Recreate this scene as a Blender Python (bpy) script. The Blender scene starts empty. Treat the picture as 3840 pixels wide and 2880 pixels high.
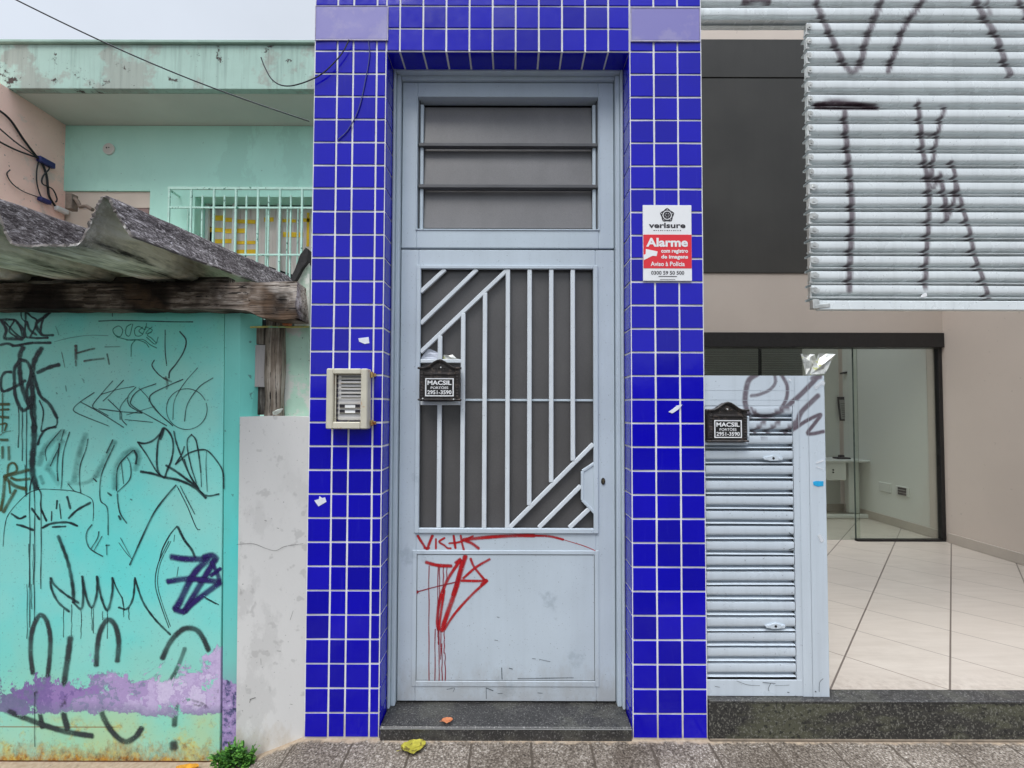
import bpy, bmesh, math, random
import numpy as np
from mathutils import Vector, Matrix
random.seed(7); np.random.seed(7)
sc = bpy.context.scene
C = sc.collection
# ------------------------------------------------------------------ camera
F, DC, HC, PITCH, ROLL, YAW, CY = 1650., 1.894, 1.379, .028, .0028, -.0004, 1493.5
VS = 1.735986          # resized image (2212 px wide) -> photo pixels
fw = Vector((math.sin(YAW)*math.cos(PITCH), math.cos(YAW)*math.cos(PITCH), math.sin(PITCH)))
rt = Vector((math.cos(YAW), -math.sin(YAW), 0)); up = rt.cross(fw)
r2 = math.cos(ROLL)*rt + math.sin(ROLL)*up; u2 = -math.sin(ROLL)*rt + math.cos(ROLL)*up
cd = bpy.data.cameras.new('camera'); cam = bpy.data.objects.new('camera', cd); C.objects.link(cam)
cam.matrix_world = Matrix(((r2.x, u2.x, -fw.x, 0), (r2.y, u2.y, -fw.y, -DC), (r2.z, u2.z, -fw.z, HC), (0, 0, 0, 1)))
cd.sensor_width = 36.; cd.sensor_fit = 'HORIZONTAL'; cd.lens = F/3840*36
cd.shift_y = (CY-1440)/3840; cd.clip_start = .02; cd.clip_end = 2000
sc.camera = cam
ORG = Vector((0, -DC, HC))
def ray(x, y):
    return r2*((x*VS-1920)/F) + u2*(-(y*VS-CY)/F) + fw
def P(x, y, Y):
    """point of the plane at depth Y that the survey sighted at chart position x, y"""
    d = ray(x, y); return ORG + d*((Y+DC)/d.y)
def X(x, y, Y): return P(x, y, Y).x
def Z(x, y, Y): return P(x, y, Y).z
# enlarged image crops: pixel positions read in each, mapped to the resized image
def ch(ox, oy, s): return lambda x, y: (ox+x*s, oy+y*s)
Q00 = ch(0, 0, 1/3); Q01 = ch(0, 553, 1/3); Q02 = ch(0, 1106, 1/3)
QA = ch(645.2, 0, .41669); QB = ch(645.2, 506.9, .41669); QD = ch(645.2, 1106, 1/3)
Q20 = ch(1474.7, 0, 1/3); Q21 = ch(1474.7, 553, 1/3); Q22 = ch(1474.7, 1106, 1/3)
T1 = ch(0, 656.7, 1/6); T2 = ch(0, 921.7, 1/6); T3 = ch(276.5, 898.7, .17364); TL = ch(0, 1175.2, .29168)
QR = ch(829.5, 1106, .13542); QS = ch(1497.8, 714.3, .15626); QI = ch(679.8, 714.3, .15626)
QN = ch(1751.3, 714.3, .29168); QW = ch(345.6, 391.7, .15626); QF = ch(0, 368.7, .20833); QG = ch(1371, 426.3, .11803)
# ------------------------------------------------------------------ colour + materials
def lin(c): c /= 255.; return c/12.92 if c <= .04045 else ((c+.055)/1.055)**2.4
def S(r, g, b): return (lin(r), lin(g), lin(b), 1)
class NT:
    def __init__(s, m):
        m.use_nodes = True; s.t = m.node_tree; s.t.nodes.clear()
        s.out = s.n('ShaderNodeOutputMaterial'); s.pos = s.n('ShaderNodeNewGeometry').outputs['Position']
    def n(s, ty, **k):
        n = s.t.nodes.new(ty)
        for a, v in k.items(): setattr(n, a, v)
        return n
    def L(s, a, b): s.t.links.new(a, b)
    def put(s, sock, v):
        if hasattr(v, 'links') or isinstance(v, bpy.types.NodeSocket): s.L(v, sock)
        else: sock.default_value = v
    def math(s, op, a, b=0., c=None):
        n = s.n('ShaderNodeMath', operation=op); s.put(n.inputs[0], a); s.put(n.inputs[1], b)
        if c is not None: s.put(n.inputs[2], c)
        return n.outputs[0]
    def mr(s, v, a, b, c=0., d=1.):
        n = s.n('ShaderNodeMapRange'); s.put(n.inputs[0], v)
        for i, q in enumerate((a, b, c, d)): n.inputs[i+1].default_value = q
        return n.outputs[0]
    def mix(s, f, a, b, mode='MIX'):
        n = s.n('ShaderNodeMix', data_type='RGBA', blend_type=mode)
        s.put(n.inputs[0], f); s.put(n.inputs[6], a); s.put(n.inputs[7], b); return n.outputs[2]
    def noise(s, scale, stretch=(1, 1, 1), detail=6, rough=.55, off=(0, 0, 0), dist=0., vec=None):
        m = s.n('ShaderNodeMapping'); s.L(vec or s.pos, m.inputs[0]); m.inputs['Scale'].default_value = stretch; m.inputs['Location'].default_value = off
        n = s.n('ShaderNodeTexNoise'); s.L(m.outputs[0], n.inputs['Vector'])
        n.inputs['Scale'].default_value = scale; n.inputs['Detail'].default_value = detail; n.inputs['Roughness'].default_value = rough; n.inputs['Distortion'].default_value = dist
        return n.outputs[0]
    def xyz(s):
        n = s.n('ShaderNodeSeparateXYZ'); s.L(s.pos, n.inputs[0]); return n.outputs
    def ramp(s, f, stops, interp='LINEAR'):
        n = s.n('ShaderNodeValToRGB'); s.L(f, n.inputs[0]); n.color_ramp.interpolation = interp
        e = n.color_ramp.elements
        while len(e) < len(stops): e.new(.5)
        for q, (p, c) in zip(e, stops): q.position = p; q.color = c
        return n.outputs[0]
    def pbr(s, col, rough=.6, metal=0., spec=.5, bump=None, bs=.3, bd=.002, coat=0.):
        b = s.n('ShaderNodeBsdfPrincipled'); s.put(b.inputs['Base Color'], col); s.put(b.inputs['Roughness'], rough)
        b.inputs['Metallic'].default_value = metal; b.inputs['Specular IOR Level'].default_value = spec; b.inputs['Coat Weight'].default_value = coat
        if bump is not None:
            n = s.n('ShaderNodeBump'); s.L(bump, n.inputs['Height']); n.inputs['Strength'].default_value = bs; n.inputs['Distance'].default_value = bd
            s.L(n.outputs[0], b.inputs['Normal'])
        s.L(b.outputs[0], s.out.inputs[0]); return b
def mk(name, col, rough=.6, metal=0., var=.12, vs=5., streak=0., speck=None, bump=0., bs=60., col2=None, c2s=4., c2t=.6, stretch=(1, 1, 1), spec=.4, col3=None, c3s=9., c3t=.66, attr=None, acol=None, low=None):
    m = bpy.data.materials.new(name); t = NT(m)
    n1 = t.noise(vs, stretch)
    c = col; k = t.mr(n1, .3, .7, 1-var, 1+var)
    cc = t.n('ShaderNodeCombineColor'); [t.L(k, cc.inputs[i]) for i in range(3)]
    c = t.mix(1., col, cc.outputs[0], 'MULTIPLY')
    if col2: c = t.mix(t.mr(t.noise(c2s, stretch, 8, .65, (3, 1, 7)), c2t-.03, c2t+.03), c, col2)
    if col3: c = t.mix(t.mr(t.noise(c3s, stretch, 8, .7, (9, 4, 2)), c3t-.02, c3t+.02), c, col3)
    if streak:
        q = t.mr(t.noise(1., (28, 28, 1.3), 5, .6), .48, .75, 0, streak); c = t.mix(q, c, (.02, .02, .018, 1))
    if low:   # grime that climbs from a height
        z0, h, gc, amt = low
        zz = t.xyz()[2]; g = t.math('ADD', t.mr(zz, z0, z0+h, 1., 0.), t.mr(t.noise(14., (1, 1, .5), 7, .7), .2, .8, -.5, .5))
        c = t.mix(t.mr(g, .35, .95, 0, amt), c, gc)
    if speck:
        sp = speck if isinstance(speck, list) else [speck]
        for i, (scol, ss, th, am) in enumerate(sp): c = t.mix(t.mr(t.noise(ss, (1, 1, 1), 2, .5, (i*5, 2, 1)), th-.02, th+.04, 0, am), c, scol)
    if attr:
        a = t.n('ShaderNodeAttribute'); a.attribute_name = attr
        f = t.math('MULTIPLY', a.outputs['Fac'], t.mr(t.noise(55., (1, 1, 1), 4),   .25, .5, .8, 1.)); c = t.mix(f, c, acol)
    rr = t.mr(t.noise(vs*2.3, stretch), .3, .7, max(.02, rough-.08), min(1, rough+.08))
    t.pbr(c, rr, metal, spec, t.noise(bs, stretch, 5) if bump else None, bump)
    return m
# ------------------------------------------------------------------ mesh builder
class MB:
    def __init__(s): s.v = []; s.f = []; s.m = []; s.at = None
    def add(s, vs, fs, mi=0):
        o = len(s.v); s.v += [tuple(v) for v in vs]; s.f += [tuple(i+o for i in f) for f in fs]; s.m += [mi]*len(fs)
    def box(s, x0, x1, y0, y1, z0, z1, b=0., mi=0, M=None):
        if x0 > x1: x0, x1 = x1, x0
        if y0 > y1: y0, y1 = y1, y0
        if z0 > z1: z0, z1 = z1, z0
        b = min(b, (x1-x0)*.45, (y1-y0)*.45, (z1-z0)*.45)
        if b <= 0:
            vs = [(x, y, z) for x in (x0, x1) for y in (y0, y1) for z in (z0, z1)]
            fs = [(0, 1, 3, 2), (4, 6, 7, 5), (0, 4, 5, 1), (2, 3, 7, 6), (0, 2, 6, 4), (1, 5, 7, 3)]
        else:
            c = [(x0, x1), (y0, y1), (z0, z1)]; vs = []; idx = {}
            for i in (0, 1):
                for j in (0, 1):
                    for k in (0, 1):
                        p = [c[0][i], c[1][j], c[2][k]]; sg = [1-2*i, 1-2*j, 1-2*k]
                        for a in range(3):
                            q = list(p)
                            for d in range(3):
                                if d != a: q[d] += sg[d]*b
                            idx[(i, j, k, a)] = len(vs); vs.append(q)
            fs = []
            I = lambda *k: idx[k]
            for a in range(3):
                e, g = [d for d in range(3) if d != a]
                for sd in (0, 1):
                    q = []
                    for (p1, p2) in ((0, 0), (1, 0), (1, 1), (0, 1)):
                        k = [0, 0, 0]; k[a] = sd; k[e] = p1; k[g] = p2; q.append(I(*k, a))
                    fs.append(q)
                for p1 in (0, 1):
                    for p2 in (0, 1):   # edge along axis a
                        k0 = [0, 0, 0]; k0[e] = p1; k0[g] = p2; k1 = list(k0); k1[a] = 1
                        fs.append([I(*k0, e), I(*k1, e), I(*k1, g), I(*k0, g)])
            for i in (0, 1):
                for j in (0, 1):
                    for k in (0, 1): fs.append([I(i, j, k, 0), I(i, j, k, 1), I(i, j, k, 2)])
        if M is not None: vs = [M @ Vector(v) for v in vs]
        s.add(vs, fs, mi); return s
    def bar(s, a, b, w, y0, y1, bv=.002, mi=0):
        """flat bar in the facade plane from a=(x,z) to b=(x,z), width w"""
        a = Vector((a[0], 0, a[1])); b = Vector((b[0], 0, b[1])); d = b-a; L = d.length; d.normalize()
        M = Matrix(((d.x, 0, -d.z, a.x), (0, 1, 0, 0), (d.z, 0, d.x, a.z), (0, 0, 0, 1)))
        return s.box(0, L, y0, y1, -w/2, w/2, bv, mi, M)
    def prism(s, pts, y0, y1, mi=0, bev=0.):
        """outline pts (x,z) extruded from y0 (front) to y1"""
        n = len(pts)
        ar = sum(pts[i][0]*pts[(i+1) % n][1]-pts[(i+1) % n][0]*pts[i][1] for i in range(n))
        if ar < 0: pts = pts[::-1]
        vs = [(x, y0, z) for x, z in pts]+[(x, y1, z) for x, z in pts]
        fs = [tuple(range(n)), tuple(range(2*n-1, n-1, -1))]+[(i, i+n, (i+1) % n+n, (i+1) % n) for i in range(n)]
        s.add(vs, fs, mi); return s
    def tube(s, pts, r, seg=6, mi=0, caps=True):
        pts = [Vector(p) for p in pts]; n = len(pts); vs = []; fs = []
        rr = r if isinstance(r, (list, tuple)) else [r]*n
        prev = None
        for i, p in enumerate(pts):
            d = (pts[min(i+1, n-1)]-pts[max(i-1, 0)]).normalized()
            a = d.orthogonal().normalized() if prev is None else (prev-d*prev.dot(d)).normalized()
            prev = a; b = d.cross(a)
            vs += [p+(a*math.cos(2*math.pi*k/seg)+b*math.sin(2*math.pi*k/seg))*rr[i] for k in range(seg)]
        for i in range(n-1):
            for k in range(seg): fs.append((i*seg+k, i*seg+(k+1) % seg, (i+1)*seg+(k+1) % seg, (i+1)*seg+k))
        if caps: fs += [tuple(range(seg-1, -1, -1)), tuple(range((n-1)*seg, n*seg))]
        s.add(vs, fs, mi); return s
    def grid(s, fn, nu, nv, mi=0):
        vs = [fn(i/nu, j/nv) for j in range(nv+1) for i in range(nu+1)]
        fs = [(j*(nu+1)+i, j*(nu+1)+i+1, (j+1)*(nu+1)+i+1, (j+1)*(nu+1)+i) for j in range(nv) for i in range(nu)]
        s.add(vs, fs, mi); return s
    def build(s, name, mats, parent=None, smooth=False, angle=35):
        me = bpy.data.meshes.new(name)
        org = parent_loc(parent)
        me.from_pydata([(v[0]-org[0], v[1]-org[1], v[2]-org[2]) for v in s.v], [], s.f)
        for m in (mats if isinstance(mats, list) else [mats]): me.materials.append(m)
        me.polygons.foreach_set('material_index', s.m)
        if s.at is not None:
            a = me.attributes.new('paint', 'FLOAT', 'POINT'); a.data.foreach_set('value', s.at)
        bm = bmesh.new(); bm.from_mesh(me)
        if s.at is None: bmesh.ops.recalc_face_normals(bm, faces=bm.faces)
        bm.to_mesh(me); bm.free()
        if smooth:
            me.polygons.foreach_set('use_smooth', [True]*len(me.polygons)); me.set_sharp_from_angle(angle=math.radians(angle))
        me.update()
        o = bpy.data.objects.new(name, me); C.objects.link(o)
        if parent is not None: o.parent = parent
        return o
ROOT = {}
def parent_loc(p):
    while p is not None and p.name not in ROOT:
        p = p.parent
    return ROOT[p.name] if p is not None else (0, 0, 0)
def tag(o, label=None, cat=None, group=None, kind=None):
    for k, v in (('label', label), ('category', cat), ('group', group), ('kind', kind)):
        if v: o[k] = v
    return o
def thing(name, loc, label, cat, group=None):
    o = bpy.data.objects.new(name, None); C.objects.link(o); o.location = loc; o.empty_display_size = .05
    ROOT[o.name] = tuple(loc); return tag(o, label, cat, group, 'thing')
def solo(mb, name, mats, label, cat, group=None, smooth=False):
    """a thing that is one mesh: origin moved to its base"""
    xs = [v[0] for v in mb.v]; ys = [v[1] for v in mb.v]; zs = [v[2] for v in mb.v]
    loc = ((min(xs)+max(xs))/2, (min(ys)+max(ys))/2, min(zs))
    mb.v = [(v[0]-loc[0], v[1]-loc[1], v[2]-loc[2]) for v in mb.v]
    o = mb.build(name, mats, None, smooth); o.location = loc
    return tag(o, label, cat, group, 'thing')
# ------------------------------------------------------------------ painted strokes
def smooth_line(pts, step):
    pts = [np.array(p, float) for p in pts]
    if len(pts) == 2: q = [pts[0]+(pts[1]-pts[0])*t for t in np.linspace(0, 1, max(2, int(np.linalg.norm(pts[1]-pts[0])/step)+1))]
    else:
        q = []
        e = [2*pts[0]-pts[1]]+pts+[2*pts[-1]-pts[-2]]
        for i in range(1, len(e)-2):
            a, b, c, d = e[i-1:i+3]; n = max(2, int(np.linalg.norm(c-b)/step)+1)
            for t in np.linspace(0, 1, n, endpoint=False):
                q.append(.5*((2*b)+(-a+c)*t+(2*a-5*b+4*c-d)*t*t+(-a+3*b-3*c+d)*t**3))
        q.append(pts[-1])
    return np.array(q)
layer = [0]
class Strokes:
    """paint strokes lying on a flat face: soft-edged ribbons"""
    def __init__(s, chart, Y): s.ch = chart; s.Y = Y; s.mb = MB(); s.mb.at = []
    def add(s, pts, w, a=1., chart=None, soft=.35, fade=0., wob=.0):
        c = chart or s.ch
        q = smooth_line([c(*p) for p in pts], 3.)
        n = len(q); d = np.gradient(q, axis=0) if n > 1 else np.array([[1, 0]])
        d /= np.maximum(1e-6, np.linalg.norm(d, axis=1))[:, None]; nn = np.stack([-d[:, 1], d[:, 0]], 1)
        q = np.vstack([q[:1]-d[:1]*w*.42, q, q[-1:]+d[-1:]*w*.42]); nn = np.vstack([nn[:1], nn, nn[-1:]]); n += 2
        layer[0] = (layer[0]+1) % 60
        y0 = s.Y-.0006-layer[0]*.00004
        V = []; A = []
        ph = random.random()*6
        for i in range(n):
            ww = w*(1+wob*math.sin(i*.9+ph)+random.uniform(-.06, .06))
            end = .35 if i in (0, n-1) else 1
            al = a*(1-fade*i/(n-1))*(.86+.14*math.sin(i*.23+ph*2)+.0*i) * (0 if i in (0, n-1) and w > 5 else 1)
            sf = max(soft, .4) if w > 4.4 else soft; h = ww/2*end; e = h*(1-sf)
            for k, off in enumerate((-h-ww*sf*.4, -e, e, h+ww*sf*.4)):
                p = P(q[i][0]+nn[i][0]*off, q[i][1]+nn[i][1]*off, y0)
                V.append((p.x, y0-i*2e-7, p.z)); A.append(0 if k in (0, 3) else al)
        fs = [(i*4+k, i*4+k+1, (i+1)*4+k+1, (i+1)*4+k) for i in range(n-1) for k in range(3)]
        s.mb.add(V, fs); s.mb.at += A
        return s
    def drip(s, x, y0, y1, w=1.8, a=.9, chart=None):
        n = 6; pts = [(x+random.uniform(-1, 1)*(6 if chart is not TL else 3), y0+(y1-y0)*i/n) for i in range(n+1)]
        return s.add(pts, w, a, chart, .2)
    def flush(s, name, mat, parent):
        o = s.mb.build(name, mat, parent); s.mb = MB(); s.mb.at = []; return o
    def build(s, mat, parent, label=None):
        o = s.mb.build('graffiti', mat, parent)
        if label: o['label'] = label
        return o
def paint_mat(name, col, lo=.2, hi=.42, nscale=60., floor=.55, flaked=False):
    m = bpy.data.materials.new(name); t = NT(m)
    a = t.n('ShaderNodeAttribute'); a.attribute_name = 'paint'
    nz = t.mr(t.noise(nscale, (1, 1, 1), 5, .65), lo, hi, floor, 1.)
    chip = t.mr(t.noise(150., (1, 1, 1), 3, .6, (4, 4, 4)), .3, .36, .25, 1.)
    f = t.math('MULTIPLY', t.math('MULTIPLY', a.outputs['Fac'], nz), chip)
    if flaked:
        bd = flake_band(t)[0]; keep = t.mr(t.noise(16., (1, 1, 1), 6, .7, (2, 2, 5)), .52, .6)
        f = t.math('MULTIPLY', f, t.math('MAXIMUM', t.math('SUBTRACT', 1., bd), t.math('MULTIPLY', keep, .8)))
    b = t.n('ShaderNodeBsdfPrincipled'); b.inputs['Base Color'].default_value = col; b.inputs['Roughness'].default_value = .45
    tr = t.n('ShaderNodeBsdfTransparent'); mx = t.n('ShaderNodeMixShader')
    t.L(f, mx.inputs[0]); t.L(tr.outputs[0], mx.inputs[1]); t.L(b.outputs[0], mx.inputs[2]); t.L(mx.outputs[0], t.out.inputs[0])
    return m
def paint_field(xz, strokes, Y):
    """spray paint soaked into a shaped surface: coverage per vertex from the distance to each stroke"""
    xz = np.array(xz); out = np.zeros(len(xz))
    for chart, pts, w, a in strokes:
        q = smooth_line([chart(*p) for p in pts], 4.); q = np.array([(P(x, y, Y).x, P(x, y, Y).z) for x, y in q])
        r = w*.88*VS/F*(Y+DC)/2
        dmin = np.full(len(xz), 9.)
        for i in range(len(q)-1):
            b = q[i+1]-q[i]; L = max(1e-12, b@b); t = np.clip(((xz-q[i])@b)/L, 0, 1)
            dmin = np.minimum(dmin, np.linalg.norm(xz-(q[i]+t[:, None]*b), axis=1))
        out = np.maximum(out, a*np.clip(1-(dmin-r*.7)/(r*.6), 0, 1))
    return out
def text_geo(txt, x0, x1, z0, z1, y, bold=.0, mb=None, mi=0, th=.0006):
    """lettering fitted into a rectangle on a face that looks towards -Y"""
    cu = bpy.data.curves.new('lettering', 'FONT'); cu.body = txt; cu.size = 1.; cu.offset = bold; cu.resolution_u = 3; cu.align_x = 'LEFT'
    o = bpy.data.objects.new('lettering', cu); C.objects.link(o)
    dg = bpy.context.evaluated_depsgraph_get(); me = bpy.data.meshes.new_from_object(o.evaluated_get(dg))
    vs = [v.co.copy() for v in me.vertices]; fs = [tuple(p.vertices) for p in me.polygons]
    bpy.data.objects.remove(o); bpy.data.curves.remove(cu); bpy.data.meshes.remove(me)
    ax, bx = min(v.x for v in vs), max(v.x for v in vs); ay, by = min(v.y for v in vs), max(v.y for v in vs)
    mb = mb or MB()
    mb.add([(x0+(v.x-ax)/(bx-ax)*(x1-x0), y, z0+(v.y-ay)/(by-ay)*(z1-z0)) for v in vs], fs, mi)
    return mb
def ring(mb, o, i, y0, y1, b=.0015, mi=0):
    """rectangular moulding: o, i = (x0,x1,z0,z1) outer and inner"""
    mb.box(o[0], i[0], y0, y1, o[2], o[3], b, mi); mb.box(i[1], o[1], y0, y1, o[2], o[3], b, mi)
    mb.box(i[0], i[1], y0, y1, i[3], o[3], b, mi); mb.box(i[0], i[1], y0, y1, o[2], i[2], b, mi)
def rect(chart, x0, y0, x1, y1, Y):
    a = P(*chart(x0, y0), Y); b = P(*chart(x1, y1), Y); return (a.x, b.x, b.z, a.z)   # x0,x1,z0,z1
ID = lambda x, y: (x, y)
# ================================================================== world + light
w = bpy.data.worlds.new('World'); sc.world = w; w.use_nodes = True
nt = w.node_tree; bg = nt.nodes['Background']
sky = nt.nodes.new('ShaderNodeTexSky'); sky.sky_type = 'NISHITA'; sky.sun_disc = False
SUN_E, SUN_R = math.radians(56), math.radians(205)
sky.sun_elevation = SUN_E; sky.sun_rotation = SUN_R; sky.air_density = 1.2; sky.dust_density = 3.; sky.ozone_density = 1.
hs = nt.nodes.new('ShaderNodeHueSaturation'); hs.inputs['Saturation'].default_value = .12; hs.inputs['Value'].default_value = .8
nt.links.new(sky.outputs[0], hs.inputs['Color'])
tc = nt.nodes.new('ShaderNodeTexCoord'); cl = nt.nodes.new('ShaderNodeTexNoise'); cl.inputs['Scale'].default_value = 2.2; cl.inputs['Detail'].default_value = 5
nt.links.new(tc.outputs['Generated'], cl.inputs['Vector'])
cr = nt.nodes.new('ShaderNodeMapRange'); cr.inputs[1].default_value = .3; cr.inputs[2].default_value = .7; cr.inputs[3].default_value = .72; cr.inputs[4].default_value = .97
nt.links.new(cl.outputs[0], cr.inputs[0])
mxw = nt.nodes.new('ShaderNodeMix'); mxw.data_type = 'RGBA'; nt.links.new(cr.outputs[0], mxw.inputs[0]); nt.links.new(hs.outputs[0], mxw.inputs[6])
mxw.inputs[7].default_value = (6.0, 6.55, 7.4, 1)
# an overcast sky is about twice as bright overhead as at the horizon
sep = nt.nodes.new('ShaderNodeSeparateXYZ'); nt.links.new(tc.outputs['Generated'], sep.inputs[0])
zg = nt.nodes.new('ShaderNodeMapRange'); zg.inputs[1].default_value = .66; zg.inputs[2].default_value = .9; zg.inputs[3].default_value = .86; zg.inputs[4].default_value = 4.3
nt.links.new(sep.outputs[2], zg.inputs[0])
vm = nt.nodes.new('ShaderNodeVectorMath'); vm.operation = 'SCALE'; nt.links.new(mxw.outputs[2], vm.inputs[0]); nt.links.new(zg.outputs[0], vm.inputs['Scale'])
nt.links.new(vm.outputs[0], bg.inputs['Color']); bg.inputs['Strength'].default_value = .15
sl = bpy.data.lights.new('sun', 'SUN'); so = bpy.data.objects.new('sun', sl); C.objects.link(so)
sl.energy = 1.5; sl.angle = math.radians(25); sl.color = (1, .96, .9)
az = SUN_R; dv = Vector((math.sin(az)*math.cos(SUN_E), math.cos(az)*math.cos(SUN_E), math.sin(SUN_E)))
so.rotation_euler = dv.to_track_quat('Z', 'Y').to_euler(); so.location = dv*20
sc.view_settings.view_transform = 'Standard'; sc.view_settings.look = 'None'; sc.view_settings.exposure = 0
sc.cycles.transparent_max_bounces = 64
# ================================================================== materials
def tile_mat():
    m = bpy.data.materials.new('glazed_blue_tile'); t = NT(m)
    g = t.n('ShaderNodeNewGeometry')
    c = t.ramp(g.outputs['Random Per Island'], [(0, (.003, .001, .33, 1)), (.3, (.003, .001, .42, 1)), (.7, (.004, .001, .45, 1)), (1, (.010, .006, .47, 1))])
    c = t.mix(t.mr(t.noise(3., (1, 1, 1), 3), .35, .7, 0, .4), c, (.004, .002, .30, 1))
    dust = t.mr(t.noise(1., (60, 60, 4), 5, .7), .58, .85, 0, .05); c = t.mix(dust, c, (.25, .25, .6, 1))
    b = t.pbr(c, t.mr(t.noise(20.), .3, .7, .07, .16), 0, .4, t.noise(9., (1, 1, 1), 3), .16, .004)
    return m
M_tile = tile_mat()
M_grout = mk('white_grout', (.80, .79, .78, 1), .8, var=.08, vs=9, col2=S(212, 204, 190), c2s=14, c2t=.68, low=(-.02, .25, S(150, 128, 100), .6))
M_steel = mk('blue_grey_paint', (.49, .56, .615, 1), .42, var=.07, vs=2.2, streak=.04, speck=[((.2, .22, .24, 1), 190., .70, .5)], bump=.04, bs=90, spec=.4)
M_steel2 = mk('blue_grey_paint_bars', (.62, .66, .69, 1), .4, var=.06, vs=7, speck=[((.3, .32, .33, 1), 130., .69, .5)], spec=.4)
M_leaf = mk('blue_grey_paint_leaf', (.50, .565, .62, 1), .42, var=.08, vs=2.2, streak=.05, col2=(.40, .46, .51, 1), c2s=5, c2t=.66, speck=[((.15, .17, .19, 1), 160., .71, .7)], bump=.04, bs=90, low=(.04, .30, (.30, .27, .24, 1), .45))
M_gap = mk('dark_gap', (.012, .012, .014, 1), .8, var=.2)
def glass_frost(name, col, top=None):
    m = bpy.data.materials.new(name); t = NT(m)
    c = t.mix(t.mr(t.noise(5., (1, 1, .6), 4), .3, .7), col, tuple(q*1.35 for q in col[:3])+(1,))
    c = t.mix(t.mr(t.noise(300., (1, 1, 1), 2), .45, .6, 0, .25), c, tuple(q*.6 for q in col[:3])+(1,))
    t.pbr(c, .28, 0, .45, t.noise(420.), .12, .001); return m
M_pane = glass_frost('textured_glass', (.082, .078, .077, 1))
M_louvre = glass_frost('louvre_glass', (.155, .15, .15, 1))
M_black = mk('black_metal', (.012, .011, .011, 1), .45, var=.3, vs=30)
M_iron = mk('cast_dark_metal', (.035, .03, .028, 1), .4, .3, var=.3, vs=40, bump=.3, bs=120, col2=(.09, .07, .06, 1), c2s=40, c2t=.58)
M_white = mk('white_print', (.8, .8, .8, 1), .6, var=.06)
M_granite = mk('black_granite', (.035, .033, .032, 1), .42, var=.25, vs=12, speck=[((.17, .165, .155, 1), 150., .60, .85), ((.008, .008, .008, 1), 90., .62, .8), ((.5, .5, .48, 1), 330., .73, .9)], col2=(.06, .058, .05, 1), c2s=5, c2t=.52, spec=.5)
M_granite2 = mk('worn_granite_face', (.034, .032, .029, 1), .55, var=.3, vs=9, stretch=(.5, 1, 1.6), speck=[((.17, .165, .14, 1), 120., .58, .8), ((.012, .012, .012, 1), 70., .6, .8), ((.55, .55, .5, 1), 260., .74, .9)], col2=(.075, .075, .05, 1), c2s=3, c2t=.5)
def pave_mat():
    m = bpy.data.materials.new('paving_slabs'); t = NT(m); p = t.xyz()
    c = t.ramp(t.noise(130., (1, 1, 1), 4, .7), [(.34, S(58, 51, 46)), (.46, S(112, 102, 92)), (.56, S(142, 132, 120)), (.68, S(206, 198, 188))])
    c = t.mix(t.mr(t.noise(3., (1, 1, 1), 5), .4, .7, 0, .6), c, S(112, 96, 78), 'MULTIPLY')
    fx = t.math('FRACT', t.math('DIVIDE', t.math('ADD', p[0], 10.045), .247)); wob = t.mr(t.noise(40.), .3, .7, -.012, .012)
    fx = t.math('ADD', fx, wob)
    j = t.math('MAXIMUM', t.math('GREATER_THAN', .020, fx), t.math('GREATER_THAN', fx, .980))
    fy = t.math('FRACT', t.math('DIVIDE', t.math('ADD', p[1], 10.37), .46)); j = t.math('MAXIMUM', j, t.math('GREATER_THAN', .02, fy))
    c = t.mix(t.math('MULTIPLY', j, .9), c, S(76, 67, 58))
    sand = t.math('ADD', t.mr(p[1], -.055, -.004), t.mr(t.noise(26., (1, 1, 1), 6, .7), .2, .8, -.5, .5))
    c = t.mix(t.mr(sand, .55, .9), c, t.mix(t.noise(60.), S(138, 116, 94), S(196, 180, 158)))
    t.pbr(c, .85, 0, .25, t.noise(120., (1, 1, 1), 4), .5, .004); return m
M_pave = pave_mat()
M_road = mk('asphalt', (.05, .05, .05, 1), .9, var=.2, vs=2, speck=[((.15, .15, .15, 1), 90., .62, .6)])
M_plaster = mk('whitewashed_plaster', S(208, 206, 203), .85, var=.06, vs=2.2, stretch=(1, 1, .6), speck=[(S(120, 118, 115), 75., .715, .7), (S(170, 168, 165), 22., .66, .5)], bump=.25, bs=70, low=(-.16, .3, S(176, 160, 134), .75), col3=S(200, 198, 195), c3s=3, c3t=.54)
M_mint = mk('peeling_mint_plaster', S(178, 212, 192), .85, var=.08, vs=6, col2=S(205, 208, 200), c2s=7, c2t=.54, col3=S(92, 84, 70), c3s=20, c3t=.665, speck=[(S(60, 58, 50), 60., .70, .9)], bump=.5, bs=50)
M_rough = mk('rough_white_render', S(214, 216, 208), .9, var=.08, vs=8, col2=S(176, 196, 178), c2s=9, c2t=.56, col3=S(110, 105, 92), c3s=28, c3t=.68, bump=.7, bs=60)
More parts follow.
